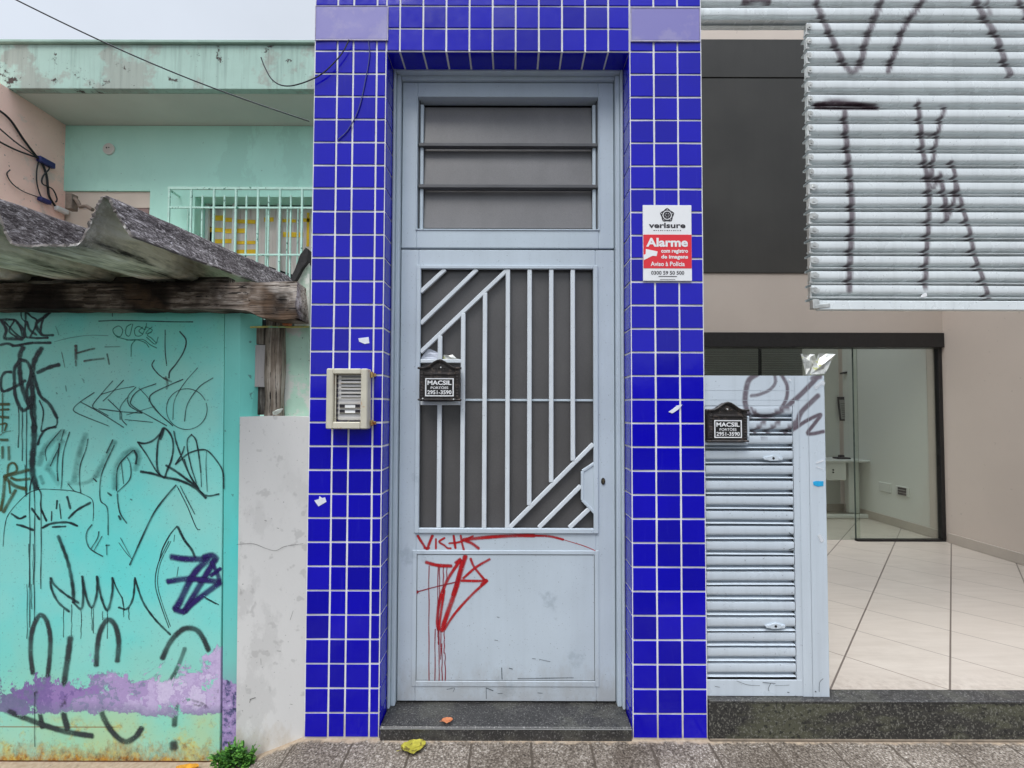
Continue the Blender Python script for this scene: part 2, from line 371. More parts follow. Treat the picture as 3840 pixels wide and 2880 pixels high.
def wood(name, ax, dark, mid, light, pale_x=None):
    m = bpy.data.materials.new(name); t = NT(m)
    st = [60, 60, 60]; st[ax] = 2.6; st2 = [30, 30, 30]; st2[ax] = 3.
    f = t.math('ADD', t.math('MULTIPLY', t.noise(1., tuple(st), 8, .65, dist=.4), .65), t.math('MULTIPLY', t.noise(5., (1, 1, 1), 6, .6), .45))
    if pale_x: f = t.math('ADD', f, t.mr(t.xyz()[0], pale_x[0], pale_x[1], -.05, .12))
    c = t.ramp(f, [(.36, dark), (.50, mid), (.60, light), (.74, S(216, 206, 196))])
    if pale_x:
        k = t.mr(t.noise(4.2, (1, 1, .8), 4, .5, (3.3, 0, 0)), .44, .54, 0, .9); c = t.mix(k, c, S(30, 22, 18), 'MIX')
        k2 = t.mr(t.noise(6., (1, 1, 1), 3, .5, (8.1, 0, 2)), .55, .68, 0, .7); c = t.mix(k2, c, S(104, 82, 64))
    cr = t.noise(1., tuple(q*1.6 for q in st), 6, .7, (5, 5, 5)); c = t.mix(t.mr(cr, .56, .62, 0, .95), c, S(18, 14, 12))
    t.pbr(c, .85, 0, .2, t.noise(1., tuple(st), 8, .7), .9, .012); return m
M_beam = wood('weathered_beam_wood', 0, S(18, 15, 13), S(88, 76, 66), S(148, 134, 122), (-1.35, -.98))
M_post = wood('grey_post_wood', 2, S(48, 42, 38), S(120, 108, 96), S(160, 150, 138))
M_board = wood('dark_board_wood', 2, S(34, 32, 34), S(74, 66, 62), S(104, 96, 90))
M_batten = mk('painted_batten', S(176, 168, 166), .8, var=.1, vs=30, stretch=(3, 3, .3), speck=[(S(90, 80, 75), 60., .68, .6)])
def sheet_mat():
    m = bpy.data.materials.new('fibre_cement_top'); t = NT(m)
    c = t.ramp(t.noise(1., (75, 40, 95), 7, .8, dist=1.), [(.36, S(22, 20, 20)), (.45, S(68, 63, 63)), (.53, S(108, 102, 102)), (.63, S(188, 182, 182))])
    c = t.mix(t.mr(t.noise(6.), .45, .7, 0, .6), c, S(54, 46, 48))
    t.pbr(c, .95, 0, .1, t.noise(70., (1, 1, 1), 6, .7), 1., .01); return m
M_sheet = sheet_mat()
def under_mat():
    m = bpy.data.materials.new('mouldy_fibre_cement_underside'); t = NT(m)
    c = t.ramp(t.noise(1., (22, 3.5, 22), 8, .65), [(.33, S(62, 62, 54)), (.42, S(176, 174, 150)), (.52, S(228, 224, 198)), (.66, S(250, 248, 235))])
    k = t.mr(t.xyz()[1], -.5, -.36, .8, 0); c = t.mix(k, c, t.ramp(t.noise(30., (1, 1, 1), 7, .75), [(.35, S(58, 56, 54)), (.5, S(122, 120, 116)), (.65, S(186, 184, 180))]))  # front edge greyed: its lit look is put into the colour
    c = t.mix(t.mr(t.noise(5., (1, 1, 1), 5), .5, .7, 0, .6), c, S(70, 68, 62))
    t.pbr(c, .9, 0, .15, t.noise(80., (1, 1, 1), 6), .5, .005); return m
M_under = under_mat()
def flake_band(t):
    """where the turquoise has flaked off the gate and older lilac coats show"""
    z = t.xyz()[2]
    n = t.noise(7., (1, 1, .9), 10, .74, dist=.6); n2 = t.noise(2.1, (1, 1, .3), 3, .5, (7, 1, 2))
    xx = t.xyz()[0]
    topz = t.math('ADD', t.math('ADD', t.math('MULTIPLY_ADD', n, .46, -.07), t.math('MULTIPLY', n2, .26)), t.mr(xx, -2.25, -1.5, -.06, -.02))
    bot = t.math('ADD', t.math('MULTIPLY_ADD', t.noise(9., (1, 1, 1), 8, .75, (2, 9, 4)), .12, -.02), t.math('MULTIPLY', t.noise(2.6, (1, 1, .2), 3, .5, (1, 9, 4)), .07))
    hole = t.mr(t.noise(11., (1, 1, 1), 9, .75, (6, 2, 8)),   .585, .59, 1, 0)
    chips = t.math('MULTIPLY', t.mr(t.noise(13., (1, 1, .7), 9, .75, (3, 7, 1)), .63, .635), t.math('MULTIPLY', t.mr(z, .10, .14), t.mr(z, .36, .26)))
    band = t.math('MULTIPLY', t.math('MULTIPLY', t.mr(t.math('SUBTRACT', topz, z), -.0015, .0015), t.mr(t.math('SUBTRACT', z, bot), -.002, .002)), hole)
    return t.math('MAXIMUM', band, chips), topz, bot
def gate_mat():
    m = bpy.data.materials.new('turquoise_gate_paint'); t = NT(m); p = t.xyz(); z = p[2]
    c = t.ramp(t.mr(z, -.13, 1.85), [(0, S(180, 204, 150)), (.10, S(172, 214, 176)), (.20, S(140, 212, 196)), (.36, S(124, 220, 214)), (.62, S(146, 230, 219)), (.84, S(158, 232, 216)), (.95, S(126, 216, 194)), (1, S(96, 200, 172))])  # top stops darker: shade below the roof put into the colour
    c = t.mix(t.mr(t.noise(3.2, (1, 1, .7), 6), .42, .66, 0, .5), c, S(84, 224, 219))
    c = t.mix(t.mr(t.noise(2.3, (1, 1, 1), 5, .5, (4, 4, 1)), .46, .66, 0, .6), c, S(158, 220, 208))
    c = t.mix(t.mr(t.noise(120., (1, 1, 1), 3), .64, .7, 0, .35), c, S(50, 90, 85))
    band, topz, bot = flake_band(t)
    lf = t.math('ADD', t.mr(t.noise(8., (1, 1, 1), 9, .68, (1, 2, 3)), .3, .7, 0, .55), t.mr(p[0], -2.25, -1.5, -.22, .44))
    lil = t.ramp(lf, [(0, S(76, 84, 124)), (.13, S(100, 62, 146)), (.27, S(142, 104, 176)), (.38, S(122, 132, 160)), (.43, S(178, 150, 202)), (.56, S(208, 188, 226)), (.72, S(192, 166, 212)), (.78, S(222, 208, 236))], 'CONSTANT')
    lil = t.mix(t.mr(t.noise(70., (1, 1, 1), 5, .7), .35, .7, 0, .4), lil, S(150, 120, 180))
    lil = t.mix(t.mr(t.math('SUBTRACT', z, bot), .0, .05, .8, 0.), lil, S(104, 108, 142))
    lil = t.mix(.16, lil, S(196, 190, 204)); c = t.mix(band, c, lil)
    edge = t.mr(t.math('ABSOLUTE', t.math('SUBTRACT', topz, z)), .0, .010, .6, 0.); c = t.mix(t.math('MULTIPLY', edge, t.mr(t.noise(40.), .4, .6)), c, S(88, 70, 108))
    # rust creeping up from the bottom edge
    r = t.math('ADD', t.mr(z, -.125, .03, .85, -.15), t.mr(t.noise(24., (1, 1, .6), 8, .75), .25, .75, -.45, .45))
    c = t.mix(t.mr(r, .35, .9), c, t.ramp(t.noise(50., (1, 1, 1), 4), [(.3, S(88, 54, 28)), (.5, S(164, 112, 36)), (.7, S(204, 160, 60))]))
    r2_ = t.mr(t.noise(14., (1, 1, 1), 7, .7, (5, 5, 0)), .52, .64, 0, .8); lowm = t.mr(z, .02, .07, 1, 0)
    c = t.mix(t.math('MULTIPLY', r2_, lowm), c, t.ramp(t.noise(45., (1, 1, 1), 5, .7, (3, 3, 3)), [(.4, S(150, 110, 40)), (.5, S(206, 190, 96)), (.6, S(190, 206, 140))]))
    seam = t.mr(t.math('ABSOLUTE', t.math('SUBTRACT', z, .018)), .0015, .003, .8, 0); sx = t.mr(p[0], -1.72, -1.66, 1, 0); c = t.mix(t.math('MULTIPLY', seam, sx), c, S(140, 92, 46))
    t.pbr(c, t.mr(t.noise(6.), .3, .7, .38, .6), 0, .4, t.math('ADD', t.noise(7., (1, 1, 1), 3), t.math('MULTIPLY', band, .4)), .25, .006); return m
M_gate = gate_mat()
def gatepost_mat():
    m = bpy.data.materials.new('turquoise_post_paint'); t = NT(m); p = t.xyz(); z = p[2]
    c = t.ramp(t.mr(z, -.13, 1.85), [(0, S(120, 110, 104)), (.05, S(150, 130, 160)), (.22, S(122, 200, 190)), (.45, S(92, 214, 210)), (.7, S(120, 222, 210)), (1, S(142, 222, 206))])
    c = t.mix(t.mr(t.noise(4., (1, 1, .5), 6), .4, .7, 0, .5), c, S(110, 196, 182))
    n = t.noise(11., (1, 1, .6), 8, .7)
    band = t.math('MULTIPLY', t.mr(t.math('SUBTRACT', t.math('MULTIPLY_ADD', n, .2, .13), z), -.004, .004), t.mr(z, -.08, -.06))
    lil = t.ramp(t.noise(30., (1, 1, 1), 6, .7), [(.3, S(36, 44, 60)), (.42, S(90, 90, 130)), (.5, S(164, 140, 188)), (.62, S(180, 160, 206)), (.7, S(225, 225, 230))])
    c = t.mix(band, c, lil); c = t.mix(t.mr(t.noise(40.), .66, .7, 0, .6), c, S(70, 96, 90))
    t.pbr(c, .5, 0, .4, t.noise(30.), .2, .003); return m
M_gpost = gatepost_mat()
M_house = mk('turquoise_house_paint', S(190, 242, 226), .8, var=.05, vs=1.5, stretch=(1, 1, .5), speck=[(S(90, 140, 125), 30., .74, .5)], col3=S(184, 236, 220), c3s=2, c3t=.52)
M_fascia = mk('stained_mint_fascia', S(168, 196, 184), .85, var=.06, vs=4, streak=.30, col2=S(160, 170, 160), c2s=2.6, c2t=.55, col3=S(70, 60, 56), c3s=5., c3t=.615, speck=[(S(70, 66, 60), 50., .72, .8)], bump=.3, bs=40)
M_cap = mk('green_cap', S(150, 178, 164), .7, var=.15, vs=6)
M_soffit = mk('grey_soffit', S(206, 208, 198), .9, var=.05, vs=2)
M_pink = mk('pink_render', S(252, 210, 196), .9, var=.08, vs=3, col2=S(226, 200, 190), c2s=2.4, c2t=.55, col3=S(96, 84, 78), c3s=9, c3t=.69, bump=.4, bs=50, speck=[(S(90, 80, 76), 40., .71, .7)])
M_cream = mk('cream_recess', S(214, 202, 188), .85, var=.06)
M_grille = mk('green_grille_paint', S(190, 228, 214), .5, var=.1, vs=20, col2=S(70, 128, 108), c2s=20, c2t=.62)
M_curtain = mk('paper_curtain', S(214, 204, 198), .9, var=.1, vs=20, stretch=(3, 1, .2), col2=S(198, 176, 176), c2s=8, c2t=.6)
M_tape = mk('yellow_tape', S(238, 194, 40), .6, var=.15, vs=20)
M_cable = mk('black_cable', (.015, .015, .018, 1), .5, var=.2)
M_bluec = mk('blue_cable', (.03, .035, .16, 1), .5, var=.2)
M_beige = mk('beige_wall_paint', (.60, .515, .445, 1), .75, var=.04, vs=1.5, spec=.25, speck=[((.3, .26, .22, 1), 30., .72, .3)])
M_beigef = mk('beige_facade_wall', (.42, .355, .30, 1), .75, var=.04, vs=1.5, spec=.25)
M_room = mk('room_wall_paint', (.68, .68, .63, 1), .7, var=.04, vs=1.5)
M_darkp = mk('dark_fascia_panel', (.036, .034, .030, 1), .45, var=.15, vs=2, spec=.25, streak=.15)
M_skirt = mk('tile_skirting', (.48, .42, .36, 1), .4, var=.06)
def floor_mat():
    m = bpy.data.materials.new('diagonal_floor_tiles'); t = NT(m); p = t.xyz()
    u_ = t.math('DIVIDE', t.math('MULTIPLY', t.math('ADD', p[0], p[1]), .70711), .3675); w_ = t.math('DIVIDE', t.math('MULTIPLY', t.math('SUBTRACT', p[0], p[1]), .70711), .3705)
    fu = t.math('FRACT', t.math('ADD', u_, 20-3.826)); fw_ = t.math('FRACT', t.math('ADD', w_, 20-3.535))
    gu = t.math('MAXIMUM', t.math('GREATER_THAN', .008, fu), t.math('GREATER_THAN', fu, .992)); gw = t.math('MAXIMUM', t.math('GREATER_THAN', .010, fw_), t.math('GREATER_THAN', fw_, .990))
    c = t.ramp(t.noise(3., (1, 9, 1), 6, .6), [(.3, (.45, .39, .33, 1)), (.7, (.52, .46, .395, 1))])
    cell = t.n('ShaderNodeTexWhiteNoise'); cv = t.n('ShaderNodeCombineXYZ'); t.L(t.math('FLOOR', t.math('ADD', u_, 20-3.826)), cv.inputs[0]); t.L(t.math('FLOOR', t.math('ADD', w_, 20-3.535)), cv.inputs[1]); t.L(cv.outputs[0], cell.inputs['Vector'])
    c = t.mix(t.mr(cell.outputs['Value'], 0, 1, 0, .25), c, (.43, .375, .325, 1))
    c = t.mix(t.math('MULTIPLY', gu, .85), c, (.16, .13, .105, 1))
    c = t.mix(t.mr(t.noise(2.2, (1, 1, 1), 7, .7, (3, 3, 3)), .52, .72, 0, .35), c, (.36, .31, .26, 1))
    c = t.mix(t.math('MULTIPLY', t.mr(p[1], .068, .22, 1., 0.), t.mr(t.noise(30., (1, 1, 1), 6, .7), .4, .65, 0, .55)), c, (.25, .20, .16, 1)); c = t.mix(t.math('MULTIPLY', gw, .9), c, (.11, .085, .07, 1))
    t.pbr(c, .32, 0, .4, t.noise(9.), .03, .003); return m
M_floor = floor_mat()
def clear_glass(name, tint, refl=.10):
    m = bpy.data.materials.new(name); t = NT(m)
    tr = t.n('ShaderNodeBsdfTransparent'); tr.inputs[0].default_value = tint
    gl = t.n('ShaderNodeBsdfGlossy'); gl.inputs['Roughness'].default_value = .02; gl.inputs['Color'].default_value = (1, 1, 1, 1)
    fr = t.n('ShaderNodeFresnel'); fr.inputs[0].default_value = 1.45; mx = t.n('ShaderNodeMixShader')
    t.L(t.math('MULTIPLY', fr.outputs[0], refl*10), mx.inputs[0]); t.L(tr.outputs[0], mx.inputs[1]); t.L(gl.outputs[0], mx.inputs[2]); t.L(mx.outputs[0], t.out.inputs[0]); return m
M_glass = clear_glass('tinted_clear_glass', (.91, .94, .91, 1), .05)
SPRAY = (.075, .035, .05, 1)
M_slat = mk('galvanised_slat_paint', (.73, .765, .765, 1), .28, .10, var=.06, vs=3, streak=.12, speck=[((.1, .1, .1, 1), 120., .72, .6)], spec=.5, attr='paint', acol=SPRAY)
M_wslat = mk('wicket_slat_paint', (.57, .63, .685, 1), .33, .05, var=.05, vs=3, streak=.10, speck=[((.1, .1, .12, 1), 120., .72, .6)], spec=.5, attr='paint', acol=SPRAY)
M_galv = mk('bent_galvanised_steel', (.55, .55, .52, 1), .35, .7, var=.3, vs=25, bump=.4, bs=60)
M_rust = mk('cream_rusty_paint', S(200, 194, 176), .65, var=.08, vs=14, col2=S(178, 122, 66), c2s=16, c2t=.63, col3=S(120, 70, 40), c3s=22, c3t=.70)
M_hinge = mk('rusty_hinge', S(176, 150, 96), .7, .2, var=.2, vs=40, col2=S(150, 84, 40), c2s=50, c2t=.55)
M_grey = mk('grey_plastic', S(202, 200, 200), .5, var=.05)
M_lav = mk('lavender_plaque_face', S(142, 136, 184), .5, var=.05, vs=4, col2=S(126, 120, 182), c2s=3, c2t=.5)
M_red = mk('red_print', S(222, 44, 56), .5, var=.04)
M_sign = mk('white_sign_board', S(232, 232, 232), .45, var=.03)
M_ink = mk('dark_ink', S(44, 40, 46), .6, var=.1)
M_stick = mk('torn_white_sticker', S(222, 224, 232), .7, var=.08, vs=40)
M_paper = mk('crumpled_pale_paper', S(206, 210, 220), .8, var=.15, vs=30, bump=.5, bs=40)
M_foil = mk('silver_wrapper', S(206, 206, 200), .35, .35, var=.25, vs=30, bump=.8, bs=50, col2=S(196, 196, 120), c2s=24, c2t=.62, col3=S(110, 110, 116), c3s=30, c3t=.64)
M_bsky = mk('blue_sticker_face', S(40, 160, 210), .5, var=.15, vs=60)
M_leafy = mk('yellow_leaf_blade', S(172, 164, 58), .7, var=.3, vs=40, col2=S(104, 92, 40), c2s=45, c2t=.56)
M_brown = mk('brown_leaf_blade', S(190, 120, 80), .6, var=.2, vs=40)
M_orange = mk('orange_leaf_blade', S(196, 138, 34), .7, var=.35, vs=40)
M_weed = [mk('weed_leaf', (.05, .17, .025, 1), .55, var=.35, vs=40), mk('weed_leaf_light', (.11, .29, .04, 1), .55, var=.3, vs=40), mk('weed_leaf_dark', (.025, .075, .015, 1), .6, var=.3, vs=40)]
M_screw = mk('bright_screw', (.8, .8, .78, 1), .3, .5, var=.05)
M_desk = mk('white_desk_laminate', (.6, .6, .57, 1), .5, var=.04)
G_red = paint_mat('red_marker_paint', (.42, .004, .008, 1), .1, .3, 40, .85)
G_dred = paint_mat('thin_red_paint', (.26, .006, .02, 1), .1, .3, 40, .8)
G_blk = paint_mat('black_marker_paint', (.010, .022, .027, 1), .22, .45, 70, .62)
G_grey = paint_mat('dark_grey_spray', (.03, .04, .045, 1), .2, .45, 60, .8, True)
G_faint = paint_mat('faded_dark_green_spray', (.03, .12, .11, 1), .25, .6, 30, .3)
G_green = paint_mat('green_marker_paint', (.0, .22, .14, 1), .2, .5, 50, .7)
G_olive = paint_mat('olive_spray', (.075, .085, .022, 1), .2, .5, 40, .7)
G_brn = paint_mat('brown_marker_paint', (.07, .04, .035, 1), .3, .5, 70, .5)
G_purp = paint_mat('purple_blue_spray', (.022, .008, .12, 1), .2, .4, 30, .85)
# ================================================================== ground
ZS, ZT, ZP = .162, .052, -.003         # shop step, door threshold, pavement
mb = MB()
xs = [-6, -4, -2.6, -2.2, -1.7, -1.3, -1.16, -1.08, -.98, -.88, -.7, -.3, 0, .5, .9, 1.5, 2.5, 4, 8]
def gz(x):
    if x >= -.87: return ZP
    if x <= -1.2: return -.13
    return ZP+(-.127)*((-.87-x)/.33)
ys = [-1.3, -1., -.6, -.3, -.15, -.05, .0, .3]
mb.grid(lambda u_, v_: (0, 0, 0), len(xs)-1, len(ys)-1)
mb.v = [(x, y, gz(x)+random.uniform(-.0015, .0015)) for y in ys for x in xs]
o = mb.build('pavement', M_pave, None, True); tag(o, kind='structure')
mb = MB(); mb.add([(-400, -400, -.16), (400, -400, -.16), (400, 400, -.16), (-400, 400, -.16)], [(0, 1, 2, 3)])
tag(mb.build('street', M_road), kind='structure')
mb = MB()
def ridge(u_, v_):  # unseen dark mass added behind the camera to deepen tile reflections
    x = -90+180*u_; h = 3.6+1.1*math.sin(x*.11)+.7*math.sin(x*.37+1)+.4*math.sin(x*1.3)+.35*random.random()
    return (x, -15-22*v_+.8*random.random(), -.16+h*(math.sin(min(1, v_*1.6)*math.pi/2)**.6))
mb.grid(ridge, 160, 8); tag(mb.build('hillside', mk('dark_hillside', (.035, .042, .03, 1), .95, var=.4, vs=.5), None, True), kind='structure')
XW, YB = 4.07, 2.25                     # shop side wall, shop front plane
mb = MB(); mb.add([(.84, .068, ZS), (XW+.05, .068, ZS), (XW+.05, 3.6, ZS), (.84, 3.6, ZS)], [(0, 1, 2, 3)])
tag(mb.build('porch_floor', M_floor), kind='structure')
# ================================================================== blue tiled doorway
XL, XLi, XRi, XR = -.874, -.558, .5127, .828
p_ = .102; TOP = 3.9; ZL = 29*p_        # lintel underside
tile_root = thing('tiled_doorway', (0, .1, 0), 'tall doorway surround clad in glossy cobalt blue square tiles with white grout', 'doorway')
G = .0072
def tiles(mb, us, vs_, place):
    for a, b in zip(us, us[1:]):
        for c, d in zip(vs_, vs_[1:]):
            if b-a < .02 or d-c < .02: continue
            g = G/2; e = .0016; h = .0035
            u0, u1, v0, v1 = a+g, b-g, c+g, d-g
            u0 += random.uniform(-.0006, .0006); v0 += random.uniform(-.0006, .0006)
            tx, ty = random.gauss(0, .008), random.gauss(0, .008)
            um, vm = (u0+u1)/2, (v0+v1)/2
            f = lambda u_, v_, h_: place(u_, v_, h_+(u_-um)*tx+(v_-vm)*ty)
            q = [f(u0, v0, .0003), f(u1, v0, .0003), f(u1, v1, .0003), f(u0, v1, .0003), f(u0+e, v0+e, h), f(u1-e, v0+e, h), f(u1-e, v1-e, h), f(u0+e, v1-e, h)]
            mb.add(q, [(4, 5, 6, 7), (0, 1, 5, 4), (1, 2, 6, 5), (2, 3, 7, 6), (3, 0, 4, 7)], 1)
rowsz = [k*p_ for k in range(0, 39)]
front = lambda u_, v_, h_: (u_, -h_, v_)
RD = .102
mb = MB(); mb.box(XL, XLi, 0, .26, -.15, TOP, 0)
tiles(mb, [XL, -.773, -.703, -.600, XLi], [q for q in rowsz], front)
tiles(mb, [0, RD], [q for q in rowsz if q < ZL+.001], lambda u_, v_, h_: (XLi+h_, u_, v_))
mb.build('pillar', [M_grout, M_tile], tile_root)
mb = MB(); mb.box(XRi, XR, 0, .26, -.15, TOP, 0)
tiles(mb, [XRi, XRi+.1055, XRi+.2105, XR], rowsz, front)
tiles(mb, [0, RD], [q for q in rowsz if q < ZL+.001], lambda u_, v_, h_: (XRi-h_, u_, v_))
mb.build('pillar', [M_grout, M_tile], tile_root)
mb = MB(); mb.box(XLi+.0005, XRi-.0005, .0005, .26, ZL, TOP-.001, 0)
cols = [XLi]+[-.499+p_*i for i in range(10)]+[XRi]
tiles(mb, cols, [q for q in rowsz if q > ZL-.001], front)
tiles(mb, cols, [0, RD], lambda u_, v_, h_: (u_, v_, ZL-h_))
mb.build('lintel', [M_grout, M_tile], tile_root)
# blank plaques over the pillars
for x0, y0, x1, y1, lab in ((681, 12, 838, 87.5, 'blank lavender plaque on the left blue pillar, touching the sky'), (1362, 16, 1513.5, 90, 'blank lavender plaque on the right blue pillar, beside the metal shutter')):
    a = rect(ID, x0, y0, x1, y1, -.008); r = thing('wall_plaque', ((a[0]+a[1])/2, 0, a[2]), lab, 'plaque', 'blank plaques on the tiled pillars')
    mb = MB(); mb.box(a[0]+.004, a[1]-.004, -.0085, -.004, a[2]+.006, a[3]-.004, .001); mb.build('face', M_lav, r)
    mb = MB(); ring(mb, a, (a[0]+.003, a[1]-.003, a[2]+.005, a[3]-.003), -.0095, -.0037, .0008); mb.build('border', mk('plaque_edge', S(196, 190, 206), .6, var=.15, vs=60), r)
# ================================================================== threshold
mb = MB(); mb.box(XLi+.006, XRi-.006, -.012, .26, -.05, ZT, .004)
th = thing('door_threshold', (0, .05, ZP), 'black granite doorstep below the blue-grey door between the tiled pillars', 'doorstep')
mb.build('step_block', M_granite, th)
mb = MB(); mb.box(XLi+.007, XRi-.007, -.0145, -.0118, ZT-.0085, ZT-.006, 0); mb.build('edge_groove', mk('pale_edge', (.25, .25, .24, 1), .5), th)
# ================================================================== entrance door
YL = .14                                # face of the leaf
door = thing('entrance_door', (0, YL, ZT), 'tall blue-grey painted steel door with barred glass, louvred transom and red graffiti', 'door')
x0d, x1d = -.520, .474
zt0, zt1, zd1, zd0 = 2.137, 2.927, 2.129, .060
mb = MB()
for xa, xb, xc in ((XLi+.005, XLi+.016, x0d-.003), (XRi-.005, XRi-.016, x1d+.003)):
    mb.box(xa, xb, RD-.006, .25, ZT, 2.965, .003)
    mb.box(xb, xc, RD+.012, .25, ZT, 2.944, .004)
mb.box(XLi+.017, XRi-.017, RD-.004, .25, 2.946, 2.966, .003)
mb.box(x0d-.002, x1d+.002, .124, .25, 2.930, 2.9455, .002)
mb.build('door_frame', M_steel, door, True)
mb = MB(); mb.box(x0d-.002, x1d+.002, .21, .24, ZT+.001, 2.93); mb.build('backing', M_gap, door)
# transom
tr = MB(); oa = rect(QA, 618, 503, 1555, 1190, YL)
ring(tr, (x0d, x1d, zt0, zt1), oa, YL, .2, .003)
ring(tr, (oa[0]-.006, oa[1]+.006, oa[2]-.006, oa[3]+.006), (oa[0]+.0005, oa[1]-.0005, oa[2]+.0005, oa[3]-.0005), YL-.004, YL+.01, .0015)
tro = tr.build('transom_frame', M_steel, door, True)
ia = (oa[0]+.022, oa[1]-.022)
mb = MB()
mb.box(oa[0], oa[0]+.006, .165, .2, oa[2], oa[3], 0); mb.box(oa[1]-.006, oa[1], .165, .2, oa[2], oa[3], 0)
for yy in (750, 965): mb.box(oa[0]+.003, oa[1]-.003, .148, .176, Z(*QA(1086, yy+9), .15), Z(*QA(1086, yy-9), .15), .002)
mb.build('louvre_rail', mk('louvre_rail_paint', (.10, .10, .105, 1), .4, var=.15), tro, True)
for xa, xb in ((oa[0]+.008, oa[0]+.024), (oa[1]-.024, oa[1]-.008)):
    mb = MB(); mb.box(xa, xb, .160, .180, oa[2]+.006, oa[3]-.02, .003); mb.build('louvre_clip', M_steel, tro, True)
for ya, yb in ((545, 742), (762, 957), (980, 1182)):
    za, zb = Z(*QA(1086, ya), .17), Z(*QA(1086, yb), .17)
    mb = MB(); mb.add([(ia[0]+.003, .172, zb), (ia[1]-.003, .172, zb), (ia[1]-.003, .188, za), (ia[0]+.003, .188, za), (ia[0]+.003, .177, zb), (ia[1]-.003, .177, zb), (ia[1]-.003, .193, za), (ia[0]+.003, .193, za)],
        [(0, 1, 2, 3), (7, 6, 5, 4), (0, 4, 5, 1), (3, 2, 6, 7), (0, 3, 7, 4), (1, 5, 6, 2)]); mb.build('louvre_pane', M_louvre, tro)
# leaf
gl_ = X(*QB(630, 800), YL); gr_ = X(*QB(1527, 800), YL); gt_ = Z(*QB(1080, 180), YL); gb_ = Z(*QB(1080, 1521), YL)
leaf = MB(); ring(leaf, (x0d, x1d, zd0, zd1), (gl_-.012, gr_+.012, gb_-.012, gt_+.012), YL, .19, .003)
leafo = leaf.build('door_leaf', M_leaf, door, True)
gm = MB(); ring(gm, (X(*QB(608, 800), YL), X(*QB(1551, 800), YL), Z(*QB(1080, 1546), YL), Z(*QB(1080, 161), YL)), (gl_, gr_, gb_, gt_), YL-.010, YL+.008, .0025)
gm.build('grille_frame', M_leaf, leafo, True)
def q_(x, y): p = P(*QB(x, y), YL); return (p.x, p.z)
W = .0205
zj = Z(*QB(1080, 856), YL)
vx = {k: X(*QB(k, 850), YL) for k in (731, 851, 964, 1083, 1196, 1309, 1421)}
zat = lambda y: Z(*QB(1080, y), YL)
spec = [(1083, gt_, gb_), (1196, gt_, zat(1402)), (1309, gt_, zat(1283)), (1421, gt_, zat(1172)), (964, zat(302), gb_), (851, zat(408), gb_), (731, zat(525), zat(655)), (731, zat(880), gb_)]
for k, za, zb in spec:
    b = MB(); b.box(vx[k]-W/2, vx[k]+W/2, YL-.006, YL+.010, zb, za, .0025); b.build('grille_bar', M_steel2, leafo, True)
for a, b_ in (((760, 180), (632, 298)), ((925, 180), (632, 462)), ((1078, 186), (632, 610)), ((1527, 1085), (1092, 1520)), ((1462, 1302), (1244, 1520)), ((1515, 1412), (1402, 1520))):
    b = MB(); b.bar(q_(*a), q_(*b_), W*.95, YL-.0052, YL+.009, .0025); b.build('grille_bar', M_steel2, leafo, True)
for a, b_ in (((630, 656), (851, 656)), ((630, 874), (851, 874))):
    b = MB(); b.bar(q_(*a), q_(*b_), W*.85, YL-.0045, YL+.009, .0025); b.build('grille_bar', M_steel2, leafo, True)
lk = [(1552, 1172), (1470, 1226), (1470, 1376), (1536, 1446), (1552, 1446)]
b = MB(); b.prism([q_(*k) for k in lk], YL-.003, YL+.012); b.build('lock_plate', M_leaf, leafo)
b = MB()
for a, c in zip(lk[:4], lk[1:4]): b.bar(q_(*a), q_(*c), .0125, YL-.0075, YL+.01, .002)
b.build('lock_plate_border', M_leaf, leafo, True)
b = MB(); b.box(gl_-.011, gr_+.011, .162, .168, zj+.0035, gt_+.011); b.build('glass_pane', M_pane, leafo)
b = MB(); b.box(gl_-.011, gr_+.011, .162, .168, gb_-.011, zj-.0035); b.build('glass_pane', M_pane, leafo)
b = MB(); b.box(vx[851], gr_+.011, .156, .1615, zj-.006, zj+.004, .001); b.build('glazing_bar', M_steel, leafo)
b = MB(); pa = rect(QD, 738, 247, 1947, 1131, YL); pb = rect(QD, 766, 272, 1920, 1096, YL)
ring(b, pa, pb, YL-.0035, YL+.002, .0015); b.build('panel_moulding', M_leaf, leafo, True)
b = MB(); ring(b, (pb[0]+.0002, pb[1]-.0002, pb[2]+.0002, pb[3]-.0002), (pb[0]+.0032, pb[1]-.0032, pb[2]+.0032, pb[3]-.0032), YL-.0008, YL+.002, 0); b.build('panel_groove', mk('groove_dirt', (.16, .18, .19, 1), .7), leafo)  # darker ring just inside the moulding
kp = P(*QB(1578, 1278), YL)
b = MB(); n = 20
b.prism([(kp.x+.0095*math.cos(2*math.pi*i/n), kp.z+.0155*math.sin(2*math.pi*i/n)) for i in range(n)], YL-.004, YL+.003); kh = b.build('keyhole_plate', M_iron, leafo)
b = MB(); b.prism([(kp.x+.0055*math.cos(2*math.pi*i/n), kp.z+.004+.0055*math.sin(2*math.pi*i/n)) for i in range(n)], YL-.0058, YL-.003); b.box(kp.x-.002, kp.x+.002, YL-.006, YL-.0035, kp.z-.009, kp.z-.001); b.build('lock_cylinder', mk('brass_cylinder', (.16, .13, .08, 1), .35, .7), leafo)
